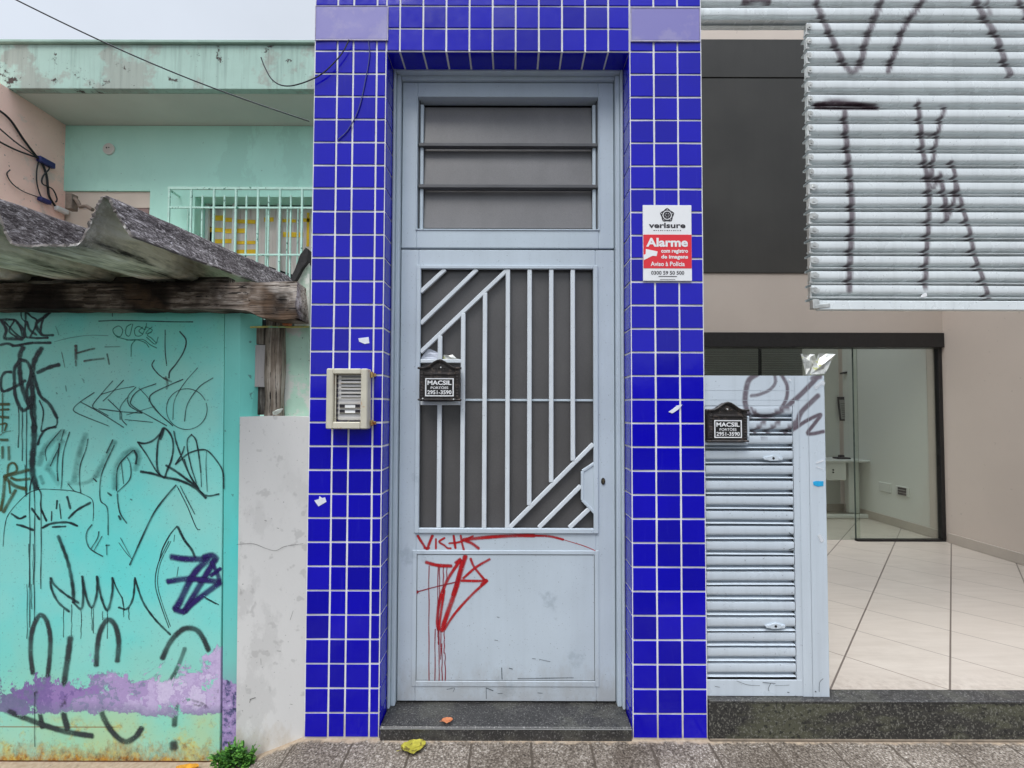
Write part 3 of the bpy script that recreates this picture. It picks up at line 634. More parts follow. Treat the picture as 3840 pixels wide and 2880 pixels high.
# red graffiti on the door
s = Strokes(QR, YL)
for pts, w_ in (([(535, 375), (600, 480), (660, 570), (690, 600)], 5.5), ([(775, 375), (730, 480), (690, 600)], 6), ([(640, 575), (725, 575)], 4), ([(828, 430), (828, 585)], 4.4), ([(965, 415), (880, 475), (960, 530), (1010, 575), (1065, 580)], 4.6),
    ([(1110, 378), (1125, 480), (1140, 575)], 5), ([(1225, 378), (1240, 480), (1272, 600)], 5), ([(1040, 500), (1180, 485), (1290, 445), (1420, 385)], 4.6), ([(1260, 445), (1400, 500), (1515, 585)], 6.4),
    ([(1270, 440), (1700, 400), (2100, 376), (2400, 376)], 7.5), ([(2400, 376), (2640, 388), (2860, 440)], 5), ([(2860, 440), (3200, 545), (3420, 640)], 1.6)): s.add(pts, w_, soft=.2)
s.build(G_red, leafo, 'red scrawl with a long flourish under the barred glass')
s = Strokes(QR, YL)
for pts, w_ in (([(665, 800), (850, 850), (1080, 862)], 7.5), ([(1140, 815), (1220, 760), (1060, 1000), (960, 1200), (880, 1450), (850, 1750), (870, 1880)], 7), ([(1300, 700), (1230, 930), (1140, 1250), (1000, 1650), (920, 1900)], 10), ([(1250, 790), (1180, 1050), (1100, 1330)], 8), ([(870, 1880), (910, 1600), (960, 1250)], 5.5),
    ([(1380, 740), (1440, 880), (1610, 1090)], 5.4), ([(1690, 750), (1470, 880), (1260, 1060)], 5.4), ([(1640, 1090), (1500, 1100), (1230, 1095)], 5.6), ([(1650, 1095), (1400, 1320), (1130, 1620), (960, 1880)], 5.6), ([(1640, 1080), (1550, 1160)], 6)): s.add(pts, w_, soft=.2)
s.build(G_red, leafo, 'red arrow-like tag on the lower door panel')
s = Strokes(QR, YL)
s.add([(525, 1275), (800, 1200), (1100, 1130), (1180, 1110)], 2.6); s.add([(520, 1262), (535, 1290)], 6)
for x, ya, yb in ((718, 860, 2700), (860, 880, 1990), (885, 870, 1500), (945, 880, 1300), (1000, 880, 1100), (815, 1870, 2700), (868, 1900, 2120), (880, 1900, 2700), (905, 1900, 2350), (960, 1900, 2250), (975, 2250, 2700), (925, 2100, 2700)): s.drip(x, ya, yb, 2.1, .95)
s.build(G_dred, leafo, 'thin red drips running down the lower door panel')
s = Strokes(QD, YL)
for pts in ([(960, 1150), (1010, 1140), (1000, 1165)], [(1215, 1140), (1216, 1210)], [(1215, 1140), (1260, 1158)], [(1290, 1175), (1320, 1176)], [(1315, 1010), (1318, 1085)], [(1365, 1012), (1385, 1018)], [(1515, 950), (1535, 952)], [(1560, 955), (1630, 970)], [(1270, 830), (1290, 833)], [(1270, 202), (1276, 203)], [(1550, 1172), (1580, 1174)], [(1285, 680), (1300, 684)], [(1420, 1080), (1780, 1074)]): s.add(pts, random.uniform(.8, 1.7), .8, soft=.3); s.flush('scratch', G_blk, leafo)
# ================================================================== mail boxes
def mailbox(chart, pts_box, Y, label, third):
    x0, x1, zb, zt = pts_box; cx = (x0+x1)/2; wd = x1-x0; h = zt-zb
    r = thing('mailbox', (cx, Y, zb), label, 'mailbox', 'dark cast letterboxes with white lettering')
    def arch(k, n=16): return [(cx+wd*k*(i/n-.5), zt-h*.19*k+h*.19*k*(.5+.5*math.cos(min(1., abs(i/n-.5)*2/.72)*math.pi))) for i in range(n+1)]
    b = MB(); a = arch(.93); b.prism([(a[0][0], zb+h*.03)]+a+[(a[-1][0], zb+h*.03)], Y-.022, Y+.01)
    body = b.build('body', M_iron, r, True)
    b = MB(); t1 = arch(1.); b.tube([(p[0], Y-.026, p[1]-.002) for p in t1], .0052, 6); b.tube([(p[0]*.985+cx*.015, Y-.024, p[1]-.009) for p in t1[2:-2]], .003, 6); b.build('roof_moulding', M_iron, r, True)
    b = MB(); b.box(cx-wd*.5, cx+wd*.5, Y-.029, Y-.004, zb, zb+h*.045, .003); b.build('base_moulding', M_iron, r, True)
    b = MB()
    for sx in (-1, 1):
        b.box(cx+sx*wd*.36, cx+sx*wd*.45, Y-.0265, Y-.020, zb+h*.05, zb+h*.72, .003)
        for k in range(9): b.box(cx+sx*wd*.375, cx+sx*wd*.435, Y-.029, Y-.0255, zb+h*(.09+.068*k), zb+h*(.12+.068*k), .002)
    b.box(cx-wd*.36, cx+wd*.36, Y-.0265, Y-.020, zb+h*.62, zb+h*.69, .003)
    b.box(cx-wd*.16, cx+wd*.16, Y-.028, Y-.0262, zb+h*.645, zb+h*.665, .001)
    for k in range(7): b.box(cx-wd*.22+wd*.063*k, cx-wd*.20+wd*.063*k, Y-.027, Y-.021, zb+h*.78, zb+h*(.80+.03*math.sin(k/6*math.pi)), .002)
    b.build('relief_ornament', M_iron, r, True)
    b = MB(); b.box(cx-wd*.335, cx+wd*.335, Y-.0255, Y-.021, zb+h*.10, zb+h*.56, .001); b.build('name_panel', M_black, r)
    yp = Y-.0262
    b = MB(); ring(b, (cx-wd*.325, cx+wd*.325, zb+h*.105, zb+h*.55), (cx-wd*.30, cx+wd*.30, zb+h*.13, zb+h*.525), yp-.0006, yp, 0); b.build('panel_border', M_white, r)
    b = MB(); text_geo('MACSIL', cx-wd*.275, cx+wd*.275, zb+h*.385, zb+h*.495, yp, .03, b); text_geo('PORTÕES', cx-wd*.2, cx+wd*.2, zb+h*.285, zb+h*.36, yp, .012, b); text_geo('2951-3590', cx-wd*.275, cx+wd*.275, zb+h*.155, zb+h*.255, yp, .02, b)
    b.build('lettering', M_white, r)
    for q in third:
        pp = P(*chart(*q), Y-.026); b = MB(); b.prism([(pp.x+.0032*math.cos(i), pp.z+.0032*math.sin(i)) for i in np.linspace(0, 2*math.pi, 9)[:-1]], Y-.0315, Y-.02); b.build('screw', M_screw, r)
YM = .112
mailbox(QI, rect(QI, 1428, 405, 2028, 968, YM-.022), YM, 'dark cast letterbox with white lettering fixed to the barred blue-grey door', [(1745, 508), (1495, 938), (1922, 948)])
def crumple(chart, pts, Y, mat, name, label, cat, k=.006, group=None):
    pp = [P(*chart(*q), Y) for q in pts]; c = sum(pp, Vector())/len(pp); b = MB(); vs = [c+Vector((0, -k, 0))]; n = len(pp)
    mid = [c.lerp(p, .55)+Vector((0, random.uniform(-k, k), 0)) for p in pp]
    edge = [p+Vector((0, random.uniform(-k*.5, k*.5), 0)) for p in pp]
    vs += mid+edge
    fs = [(0, 1+i, 1+(i+1) % n) for i in range(n)]+[(1+i, 1+n+i, 1+n+(i+1) % n, 1+(i+1) % n) for i in range(n)]
    b.add(vs, fs); return solo(b, name, mat, label, cat, group)
crumple(QI, [(1470, 395), (1490, 345), (1560, 262), (1590, 250), (1680, 290), (1730, 320), (1740, 400)], .153, M_paper, 'folded_paper', 'pale folded paper wedged behind the door bars left of the crumpled scrap', 'paper', .004)
crumple(QI, [(1775, 395), (1785, 330), (1850, 345), (1905, 330), (1960, 380), (2005, 395), (1990, 408)], .152, M_foil, 'crumpled_paper', 'crumpled grey scrap of paper resting above the letterbox behind the door bars', 'paper', .005)
# ================================================================== intercom in its cage
r = thing('intercom_cage', (X(*QI(450, 940), -.05), 0, Z(*QI(450, 1360), -.05)), 'cream rusty steel cage around the intercom on the left blue pillar', 'cage')
o_ = rect(QI, 165, 522, 722, 1360, -.055); i_ = rect(QI, 258, 600, 632, 1262, -.055)
b = MB(); ring(b, o_, i_, -.058, -.004, .004); b.build('box_frame', M_rust, r, True)
for yy in (610, 1275):
    p = P(*QI(790, yy), -.02); b = MB(); b.tube([(p.x, -.02, p.z-.012), (p.x, -.02, p.z+.012)], .006, 8); b.box(p.x-.018, p.x-.004, -.016, -.006, p.z-.008, p.z+.008, .001); b.box(p.x+.003, p.x+.014, -.014, -.0045, p.z-.007, p.z+.007, .001); b.build('hinge', M_hinge, r, True)
b = MB()
for k in range(9): zz = i_[2]+(i_[3]-i_[2])*(.08+.105*k); b.box(i_[0], i_[1], -.044, -.0405, zz-.0008, zz+.0008)
b.box(i_[0]+.006, i_[0]+.009, -.049, -.046, i_[2], i_[3]); b.build('grille_wire', M_rust, r)
r = thing('intercom', ((i_[0]+i_[1])/2, -.02, i_[2]), 'grey apartment intercom panel with two name labels, seen inside the rusty cage', 'intercom')
b = MB(); b.box(i_[0]+.012, i_[1]-.001, -.036, -.0045, i_[2]+.006, i_[3]-.002, .003); b.build('panel', M_grey, r, True)
b = MB()
for k in range(7):
    zz = Z(*QI(500, 640+k*48), -.037); b.box(i_[0]+.027, i_[1]-.003, -.0368, -.0355, zz-.0024, zz+.0024, 0)
b.build('speaker_slot', M_black, r)
for yy in (1045, 1122):
    a = rect(QI, 345, yy-28, 622, yy+28, -.0385); c = rect(QI, 418, yy-20, 560, yy+20, -.0385)
    b = MB(); b.box(a[0], a[1], -.0385, -.0358, a[2], a[3], .0005); k = b.build('call_button', M_ink, r); b = MB(); b.box(c[0], c[1], -.0392, -.0383, c[2], c[3]); b.build('name_label', M_white, k)
# ================================================================== alarm sign
sr = rect(QG, 150, 140, 1050, 1530, -.010); YS = -.012
r = thing('alarm_sign', ((sr[0]+sr[1])/2, 0, sr[2]), 'white and red alarm notice fixed to the right blue pillar', 'sign')
b = MB(); b.box(sr[0], sr[1], YS+.002, -.0035, sr[2], sr[3], .001); b.build('board', M_sign, r)
def sx(x): return X(*QG(x, 800), YS)
def sz(y): return Z(*QG(600, y), YS)
b = MB(); b.box(sr[0]+.001, sr[1]-.001, YS+.0012, YS+.003, sz(1297), sz(680)); b.build('red_band', M_red, r)
b = MB(); yt = YS+.0006
text_geo('Alarme', sx(210), sx(975), sz(905), sz(740), yt, .035, b); text_geo('com registro', sx(485), sx(975), sz(1035), sz(945), yt, .03, b); text_geo('de imagens', sx(485), sx(975), sz(1140), sz(1050), yt, .03, b); text_geo('Aviso à Polícia', sx(290), sx(915), sz(1258), sz(1175), yt, .02, b)
b.prism([(sx(205), sz(945)), (sx(420), sz(990)), (sx(400), sz(1075)), (sx(330), sz(1068)), (sx(165), sz(1150)), (sx(165), sz(1050)), (sx(200), sz(1040))], yt-.0002, yt+.0005)
b.build('white_lettering', M_white, r)
b = MB(); yk = YS+.0014
text_geo('verisure', sx(262), sx(935), sz(560), sz(465), yk, .03, b)
for k in range(13): b.box(sx(350+k*40), sx(350+k*40+(14 if k % 3 else 22)), yk-.0002, yk+.0004, sz(610), sz(596))
b.build('name_lettering', M_ink, r); b = MB(); text_geo('0300 59 50 500', sx(300), sx(905), sz(1415), sz(1345), yk, .02, b)
b.box(sx(435), sx(770), yk-.0002, yk+.0004, sz(1452), sz(1440)); b.box(sx(460), sx(740), yk-.0002, yk+.0004, sz(1504), sz(1498))
b.build('phone_lettering', M_ink, r)
cx, cz = sx(600), sz(325); R0 = sx(735)-cx
b = MB(); pts = []
for i in range(60):
    a = 2*math.pi*i/60+math.pi/2; k = abs(((i % 12)/12)-.5)*2; pts.append((cx+R0*(.78+.22*k**1.2)*math.cos(a), cz+R0*(.78+.22*k**1.2)*math.sin(a)))
b.prism(pts, yk-.0004, yk+.0005); em = b.build('emblem', M_ink, r)
b = MB(); n = 40
for i in range(n):
    a0, a1 = 2*math.pi*i/n, 2*math.pi*(i+1)/n; b.add([(cx+R0*k*math.cos(a), yk-.0006, cz+R0*k*math.sin(a)) for a, k in ((a0, .52), (a0, .62), (a1, .62), (a1, .52))], [(0, 1, 2, 3)])
for j in range(5):
    a = 2*math.pi*j/5+math.pi/2; b.prism([(cx+R0*.8*math.cos(a)+R0*.06*math.cos(t_), cz+R0*.8*math.sin(a)+R0*.06*math.sin(t_)) for t_ in np.linspace(0, 6.28, 9)[:-1]], yk-.0007, yk-.0005)
for a in np.linspace(0, 6.28, 7)[:-1]: b.prism([(cx+R0*(.26*math.cos(a)+.05*math.cos(t_)), cz+R0*(.26*math.sin(a)+.05*math.sin(t_))) for t_ in np.linspace(0, 6.28, 7)[:-1]], yk-.0007, yk-.0005)
b.build('emblem_ring', M_sign, em)
# torn stickers and a small pale patch on the tiles
for pts, lab in (([(679, 1081), (689, 1078), (690, 1072), (696, 1076), (702, 1074), (705, 1084), (688, 1094)], 'torn white sticker scrap low on the outer edge of the left blue pillar'),
                 ([(774, 731), (796, 728), (798, 741), (788, 743), (776, 738)], 'small pale scratch-off sticker on the left pillar above the intercom cage'),
                 ([(1444, 890), (1455, 882), (1462, 876), (1474, 874), (1466, 884), (1452, 893)], 'torn white sticker scrap on the right blue pillar beside the second letterbox')):
    pp = [P(x, y, -.0052) for x, y in pts]; b = MB(); b.prism([(p.x, p.z) for p in pp], -.0058, -.004); solo(b, 'sticker', M_stick, lab, 'sticker', 'sticker scraps on the blue tiles')
# ================================================================== left: pier, wall stub, posts
b = MB(); n = 10
yp0 = .012
pl = [(1-.0)*0 for _ in range(3)]
xa0, xa1 = X(510, 1620, yp0), X(518, 898, yp0); zc = Z(590, 899, yp0)
b.prism([(xa0, -.2), (XL-.001, -.2), (XL-.001, zc-.004), (XL-.05, zc-.001), (xa1+.12, zc+.001), (xa1, zc-.003)], yp0, .24)
pier = thing('gate_pier', ((xa0+XL)/2, .1, -.1), 'whitewashed masonry pier between the turquoise gate and the blue tiles', 'pier')
b.build('pier_body', M_plaster, pier)
s = Strokes(Q02, yp0); M_crack = paint_mat('crack_dirt', (.06, .055, .05, 1), .2, .4, 60, .6)
for pts, w_ in (([(1535, 210), (1640, 206), (1720, 235), (1785, 250), (1850, 222), (1965, 205)], 1.), ([(1620, 1215), (1655, 1203)], 1.6), ([(1622, 1212), (1618, 1235)], 1.), ([(1795, 900), (1820, 902)], .9), ([(1690, 950), (1692, 990)], .8), ([(1795, 104), (1806, 106)], 1.4), ([(1880, 1245), (1895, 1248)], 1.), ([(1715, 55), (1728, 58)], 1.), ([(1560, 500), (1562, 530)], .7), ([(1900, 640), (1880, 700)], .7)): s.add(pts, w_, .8, soft=.3); s.flush('crack', M_crack, pier)
# wall stub behind, peeling
b = MB()
L_ = [P(*q, .10) for q in ((603, 905), (603, 850), (600, 800), (604, 760), (601, 706), (636, 705), (636, 690), (640, 606), (648, 585), (668, 548), (668, 905))]
b.prism([(p.x, p.z) for p in L_], .10, .26)
st = thing('wall_stub', (L_[0].x+.05, .18, zc), 'narrow strip of peeling mint plaster wall beside the blue pillar above the pier', 'wall')
b.build('stub_body', M_mint, st)
b = MB(); pp = [P(*q, .094) for q in ((637, 700), (640, 640), (638, 606), (650, 580), (668, 556), (669, 640), (669, 704))]; b.prism([(p.x, p.z) for p in pp], .092, .099); b.build('rough_render_patch', M_rough, st)
b = MB(); pp = [P(*q, .085) for q in ((631, 603), (640, 585), (652, 552), (664, 537), (668, 540), (667, 566), (655, 582), (642, 606), (636, 610))]; b.prism([(p.x, p.z) for p in pp], .07, .2); b.build('dark_flashing', mk('dark_flashing_felt', (.03, .028, .028, 1), .9, var=.4, vs=40, bump=.5), st)
for (xa, xb, ya, yb, Y, mat, nm, lab) in ((574, 605, 690, 897, .06, M_post, 'timber_post', 'grey weathered timber post standing on the pier top under the beam'),):
    a = rect(ID, xa, ya, xb, yb, Y); b = MB(); nseg = 9
    b.grid(lambda u_, v_: (a[0]+(a[1]-a[0])*u_+.003*math.sin(v_*9+u_*3), Y-.012*math.sin(u_*math.pi)+.002*math.sin(v_*14), a[2]-.004+(a[3]-a[2]+.004)*v_), 6, 14)
    b.grid(lambda u_, v_: (a[1]+.003*math.sin(v_*9+3), Y+.08*u_+.002*math.sin(v_*14), a[2]-.004+(a[3]-a[2]+.004)*v_), 2, 14)
    b.grid(lambda u_, v_: (a[0]+.003*math.sin(v_*9), Y+.08*u_+.002*math.sin(v_*14), a[2]-.004+(a[3]-a[2]+.004)*v_), 2, 14)
    solo(b, nm, mat, lab, 'post', None, True)
r = thing('timber_boards', (X(558, 895, .07), .08, zc), 'stack of narrow dark boards and a pale batten in the gap beside the gate post', 'boards')
for xa, xb, ya, yb, Y, mat, nm in ((549, 574, 706, 744, .085, M_post, 'short_board'), (551, 575, 745, 836, .08, M_batten, 'pale_batten'), (552, 575, 836, 896, .095, M_board, 'dark_board'), (543, 552, 700, 896, .10, M_board, 'dark_board'), (547, 600, 690, 704, .12, M_gap, 'shadow_board')):  # last entry: near-black strip standing for the shade under the beam
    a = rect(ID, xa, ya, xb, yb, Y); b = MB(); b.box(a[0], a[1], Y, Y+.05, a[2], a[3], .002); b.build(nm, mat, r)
b = MB(); p0, p1 = P(541, 707, .04), P(668, 706, .045); b.tube([p0, p0.lerp(p1, .3)+Vector((0, 0, .002)), p0.lerp(p1, .7), p1], .0042, 6)
solo(b, 'metal_rod', mk('mossy_yellow_rod', S(176, 170, 96), .8, var=.3, vs=60, col2=S(120, 190, 160), c2s=6, c2t=.52), 'thin mossy yellow rod running from the gate post to the blue pillar', 'rod')
for pts, lab in (([(588, 890), (600, 884), (612, 882), (606, 891), (596, 897), (590, 896)], 'small pile of plaster crumbs at the foot of the timber post'),):
    pp = [P(x, y, .03) for x, y in pts]; b = MB(); c = sum(pp, Vector())/len(pp); b.add([c+Vector((0, -.02, .004))]+pp, [(0, i+1, (i+1) % len(pp)+1) for i in range(len(pp))]); solo(b, 'rubble', M_rough, lab, 'rubble')
pp = P(618, 700, .08); b = MB(); b.box(pp.x-.022, pp.x+.02, .07, .098, pp.z-.006, pp.z+.008, .004); solo(b, 'brick_fragment', mk('terracotta', S(186, 110, 74), .9, var=.2, vs=40), 'bit of terracotta brick poking out under the beam end', 'brick')
# ================================================================== gate
YG = .03
g0x, g1x = -2.9, X(481, 1100, YG); gt0 = Z(240, 672, YG); gb0 = Z(240, 1644, YG)
gate = thing('metal_gate', (-1.75, YG, gb0), 'turquoise sheet metal gate covered in graffiti with lilac flaking paint and rust', 'gate')
b = MB(); b.box(g0x, X(485, 672, YG)-.0015, YG, YG+.03, gb0, gt0, .002)
# lean of the right edge
b.v = [(v[0]+(.021 if v[2] < 0 and v[0] > -1.5 else 0), v[1], v[2]) for v in b.v]
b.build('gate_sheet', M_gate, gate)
b = MB(); b.box(g0x, X(470, 1644, YG), YG+.002, YG+.024, gb0-.012, gb0+.0005, .003); b.build('bottom_rail', mk('rusty_rail', S(92, 58, 36), .9, var=.3, vs=30), gate)
b = MB(); t_ = [P(485, 674, .03), P(540, 682, .085), P(541, 690, .1)]
xa = X(485.5, 674, YG)
top = Z(500, 672, .03)
def col_(z): k = (z-gb0)/(top-gb0); return (X(480, 1630, YG)-.001)*(1-k)+(xa)*k
zz = [gb0+.0, gb0+.35, gb0+1., top]
vs = []
for z in zz:
    x = col_(z); k = (z-gb0)/(top-gb0); wf = .062+.006*k
    vs += [(x, YG+.002, z), (x+wf, YG+.002, z), (x+wf+.055*(.35+.65*k), YG+.075, z), (x+.02, YG+.09, z)]
fs = []
for i in range(3):
    for k in range(4): fs.append((i*4+k, i*4+(k+1) % 4, (i+1)*4+(k+1) % 4, (i+1)*4+k))
fs.append((12, 13, 14, 15)); b.add(vs, fs); b.build('gate_post', M_gpost, gate)
b = MB(); b.box(xa-.02, xa-.0005, YG+.02, YG+.032, gb0, gt0-.01); b.build('hinge_gap', M_gap, gate)
g = {}
def grp(k, mat, lab): g[k] = (Strokes(T1, YG), mat, lab); return g[k][0]
s = grp('crown', G_blk, 'dense black crown-like scrawl at the top left of the gate')
for pts, w_ in (([(0, 205), (90, 200), (200, 215), (260, 300), (300, 440)], 5), ([(20, 215), (80, 330), (60, 440), (160, 450), (290, 455)], 7), ([(190, 210), (120, 350), (250, 450)], 4), ([(60, 230), (200, 380), (300, 450)], 4), ([(270, 95), (280, 180), (330, 235)], 2.6), ([(330, 110), (330, 240), (310, 440)], 4.5), ([(340, 100), (400, 160), (480, 230), (390, 430)], 4), ([(650, 105), (560, 180), (470, 250), (490, 330), (540, 395)], 7), ([(560, 180), (530, 300), (540, 398), (690, 404)], 5), ([(350, 432), (480, 442), (620, 437)], 4.5), ([(0, 532), (100, 512), (200, 540), (400, 507), (660, 502)], 5.5), ([(350, 230), (380, 330), (470, 400)], 5), ([(160, 550), (300, 520), (420, 500)], 4), ([(220, 240), (300, 330), (330, 430)], 6)): s.add(pts, w_, wob=.1)
s = grp('loops', G_blk, 'tall black looping letters with long drips down the left of the gate')
for pts, w_ in (([(300, 560), (260, 650), (250, 800), (270, 1000), (310, 1150), (390, 1350)], 10), ([(540, 570), (470, 680), (430, 800), (410, 1000), (430, 1250), (440, 1500), (440, 1650)], 11), ([(270, 720), (190, 830), (185, 1000), (200, 1200), (280, 1370), (360, 1340), (400, 1200)], 7.5), ([(270, 720), (360, 760), (400, 900), (350, 1100), (360, 1300)], 7), ([(770, 785), (640, 820), (480, 890)], 8), ([(430, 900), (480, 1080), (530, 1200), (640, 1300), (740, 1480)], 7), ([(740, 1480), (730, 1570), (640, 1610), (540, 1650)], 3.5), ([(150, 880), (60, 890), (10, 980), (20, 1110), (60, 1130), (200, 1070), (330, 990)], 6), ([(430, 1200), (400, 1400), (450, 1580)], 6), ([(510, 1250), (560, 1400), (530, 1640)], 3)): s.add(pts, w_, wob=.1)
for pts, w_ in (([(440, 0), (440, 200), (420, 400), (420, 600), (470, 800)], 13), ([(720, 5), (600, 30), (520, 130), (490, 230)], 5), ([(480, 780), (530, 870), (530, 1050), (600, 1220)], 3.4), ([(430, 650), (400, 720), (385, 820)], 3.5)): s.add(pts, w_, chart=T2, wob=.08)
for x, ya, yb in ((240, -250, 270), (285, -250, 440), (345, -250, 880), (385, 780, 2600), (445, 820, 2500), (530, 1000, 2100), (330, 500, 900)): s.drip(x, ya, yb, 2.2, .9, T2)
for x, ya, yb in ((215, 0, 320), (245, 0, 300), (200, 300, 700), (232, 300, 480), (255, 1100, 1500)): s.drip(x, ya, yb, 1.8, .8, TL)
s = grp('olive', G_olive, 'olive green stick-figure mark at the left edge of the gate')
for pts, w_ in (([(95, 600), (110, 500), (170, 468), (215, 520), (205, 580), (120, 610), (50, 640)], 5), ([(370, 560), (180, 612), (60, 640)], 7), ([(385, 675), (220, 690), (140, 660)], 6), ([(50, 640), (180, 760), (340, 810)], 8), ([(60, 660), (40, 900), (5, 1090)], 7), ([(200, 820), (110, 980), (40, 1110)], 7), ([(110, 700), (130, 860)], 4)): s.add(pts, w_, chart=T2, a=.9)
for pts, w_ in (([(0, 1300), (120, 1298)], 6), ([(0, 1372), (110, 1366)], 5), ([(0, 1462), (110, 1470)], 6), ([(30, 1160), (32, 1400), (28, 1660)], 3), ([(0, 1560), (80, 1550), (60, 1640)], 4)): s.add(pts, w_)
for pts, w_ in (([(0, 170), (100, 172)], 6), ([(30, 260), (30, 410)], 6), ([(110, 260), (115, 430)], 6), ([(0, 110), (60, 70), (140, 55)], 2)): s.add(pts, w_, chart=T2, a=.8)
s = grp('ticks', G_brn, 'short brown marker strokes like a broken letter near the gate top')
for pts, w_, a_ in (([(980, 535), (982, 720)], 6, 1), ([(980, 740), (984, 800)], 4, .8), ([(1000, 635), (1160, 590), (1225, 578)], 4, .9), ([(1090, 740), (1160, 727), (1345, 706)], 4, .9), ([(1388, 650), (1415, 780)], 3.4, .8), ([(1360, 555), (1550, 553)], 2.4, .6), ([(800, 630), (840, 820)], 1.8, .8)): s.add(pts, w_, a_, fade=.3); s.flush('graffiti', G_brn, gate)
del g['ticks']
s = grp('bubble', G_green, 'thin green bubble-letter doodle near the gate top')
for pts in ([(1520, 430), (1470, 370), (1470, 320), (1540, 285), (1590, 340), (1560, 420), (1500, 410)], [(1700, 260), (1640, 300), (1630, 390), (1680, 410), (1720, 260)], [(1900, 250), (1880, 330), (1800, 290), (1745, 330), (1760, 410), (1840, 400), (1890, 290)], [(1900, 300), (1975, 340), (1910, 400), (1960, 440), (2020, 500)], [(1520, 430), (1700, 470), (1850, 460), (1950, 530), (2030, 570)], [(2050, 430), (2010, 520), (1900, 430)], [(1640, 470), (1760, 462), (1880, 500), (1930, 560)], [(1760, 462), (1705, 530), (1700, 630), (1698, 680)], [(1850, 300), (1800, 350), (1850, 390)], [(1970, 300), (1930, 330), (1890, 380), (1960, 370)]): s.add(pts, 2., .85)
s = grp('line', G_blk, 'thin dark scratch lines across the gate top')
for pts, w_, a_ in (([(1280, 222), (1500, 213), (1880, 220), (2212, 230), (2500, 232)], 2.4, .9), ([(700, 490), (900, 440), (1150, 406), (1400, 410)], 1.6, .45), ([(720, 290), (745, 350), (760, 400)], 2, .5), ([(1355, 85), (1357, 110)], 1.6, .8), ([(1455, 85), (1457, 160)], 2., .8), ([(850, 1060), (860, 1130)], 2., .5), ([(1070, 970), (1090, 1020)], 2, .4), ([(730, 1150), (740, 1165)], 2.4, .5)): s.add(pts, w_, a_); s.flush('scratch', G_blk, gate)
del g['line']
s = grp('feather', G_blk, 'black three-line feather mark above a small brown stain on the gate')
for pts, w_ in (([(1070, 480), (1070, 610), (1080, 710)], 2), ([(1165, 490), (1205, 545), (1190, 620), (1140, 700), (1100, 750), (1095, 790)], 3), ([(1000, 675), (985, 710), (1020, 760), (1070, 800)], 2.4)): s.add(pts, w_, chart=Q01)
s = grp('stain', G_brn, 'small brown stain')
for pts, w_ in (([(1075, 785), (1085, 830), (1080, 860)], 5), ([(1060, 790), (1110, 815)], 4)): s.add(pts, w_, .5, chart=Q01)
s = grp('arrows', G_blk, 'thin black arrowheads and a circle drawn across the gate middle')
for pts, w_ in (([(610, 885), (520, 945), (478, 985), (485, 1010), (560, 1045), (700, 1100)], 2), ([(520, 945), (640, 1010), (800, 1110)], 2.4), ([(730, 810), (660, 890), (600, 970), (640, 1000), (700, 1035)], 2), ([(800, 805), (720, 890), (668, 940)], 2), ([(655, 897), (760, 865), (870, 845)], 1.6), ([(700, 930), (780, 1010), (790, 1060), (820, 1095)], 2), ([(640, 990), (780, 1008), (920, 1018)], 2.2), ([(820, 920), (780, 980), (778, 1060)], 1.8), ([(1010, 828), (900, 870), (850, 930), (870, 980), (1080, 1100)], 2.2), ([(880, 850), (830, 910), (840, 970), (920, 1018)], 2.2), ([(900, 855), (960, 920), (965, 945)], 1.4), ([(1185, 800), (1090, 840), (990, 890), (970, 930), (1010, 1000), (1120, 1100)], 2.4), ([(975, 950), (1050, 1040), (1110, 1090)], 1.6), ([(1280, 725), (1190, 830), (1130, 940), (1120, 1060)], 1.6), ([(1380, 790), (1290, 850), (1215, 960), (1195, 1070)], 2), ([(810, 1060), (990, 1078)], 1.6), ([(820, 1030), (1000, 975)], 1.2)): s.add(pts, w_, chart=Q01, a=.95)
s.add([(1210+132*math.cos(t_), 992+132*math.sin(t_)) for t_ in np.linspace(-.3, 2*math.pi-.45, 22)], 1.6, chart=Q01)
s = grp('star', G_blk, 'angular black star-shaped tag at the right of the gate middle')
for pts, w_ in (([(120, 325), (200, 340), (300, 310), (390, 230), (440, 150), (510, 200), (555, 300), (560, 430), (530, 570), (480, 690), (460, 760)], 4), ([(120, 325), (230, 480), (350, 680), (430, 760)], 3.2), ([(440, 160), (380, 290), (360, 450), (360, 620), (390, 720), (450, 770)], 4), ([(440, 170), (400, 290)], 6), ([(155, 690), (300, 715), (450, 760), (640, 800), (830, 890), (970, 1020)], 5.4), ([(475, 615), (600, 690), (720, 780), (860, 880)], 5), ([(570, 190), (600, 330), (670, 520), (760, 720), (860, 890), (980, 990), (1130, 970)], 3.4), ([(590, 600), (660, 540), (760, 460), (900, 420), (1000, 440), (1120, 580), (1180, 700), (1190, 900)], 3.2), ([(790, 230), (740, 290), (740, 420), (790, 650), (850, 830)], 2.8), ([(790, 230), (840, 290), (870, 420), (890, 560), (905, 700)], 3.2), ([(700, 380), (670, 470), (590, 600)], 3), ([(975, 440), (970, 640), (985, 940)], 1.5), ([(905, 700), (912, 880)], 1.5), ([(700, 540), (760, 720), (880, 900)], 3)): s.add(pts, w_, chart=T3, wob=.1)
s = grp('vees', G_blk, 'long thin black zigzag lines below the star tag')
for pts, w_ in (([(595, 860), (480, 990), (330, 1190), (200, 1450), (110, 1650), (20, 1850)], 3.4), ([(650, 870), (740, 1050), (830, 1220)], 2), ([(615, 880), (740, 1130), (850, 1390), (895, 1412)], 2.2), ([(610, 1370), (520, 1480), (430, 1650), (390, 1800)], 3), ([(620, 1380), (700, 1540), (790, 1659), (835, 1760)], 5.5), ([(580, 1480), (570, 1560)], 1.4)): s.add(pts, w_, chart=T3)
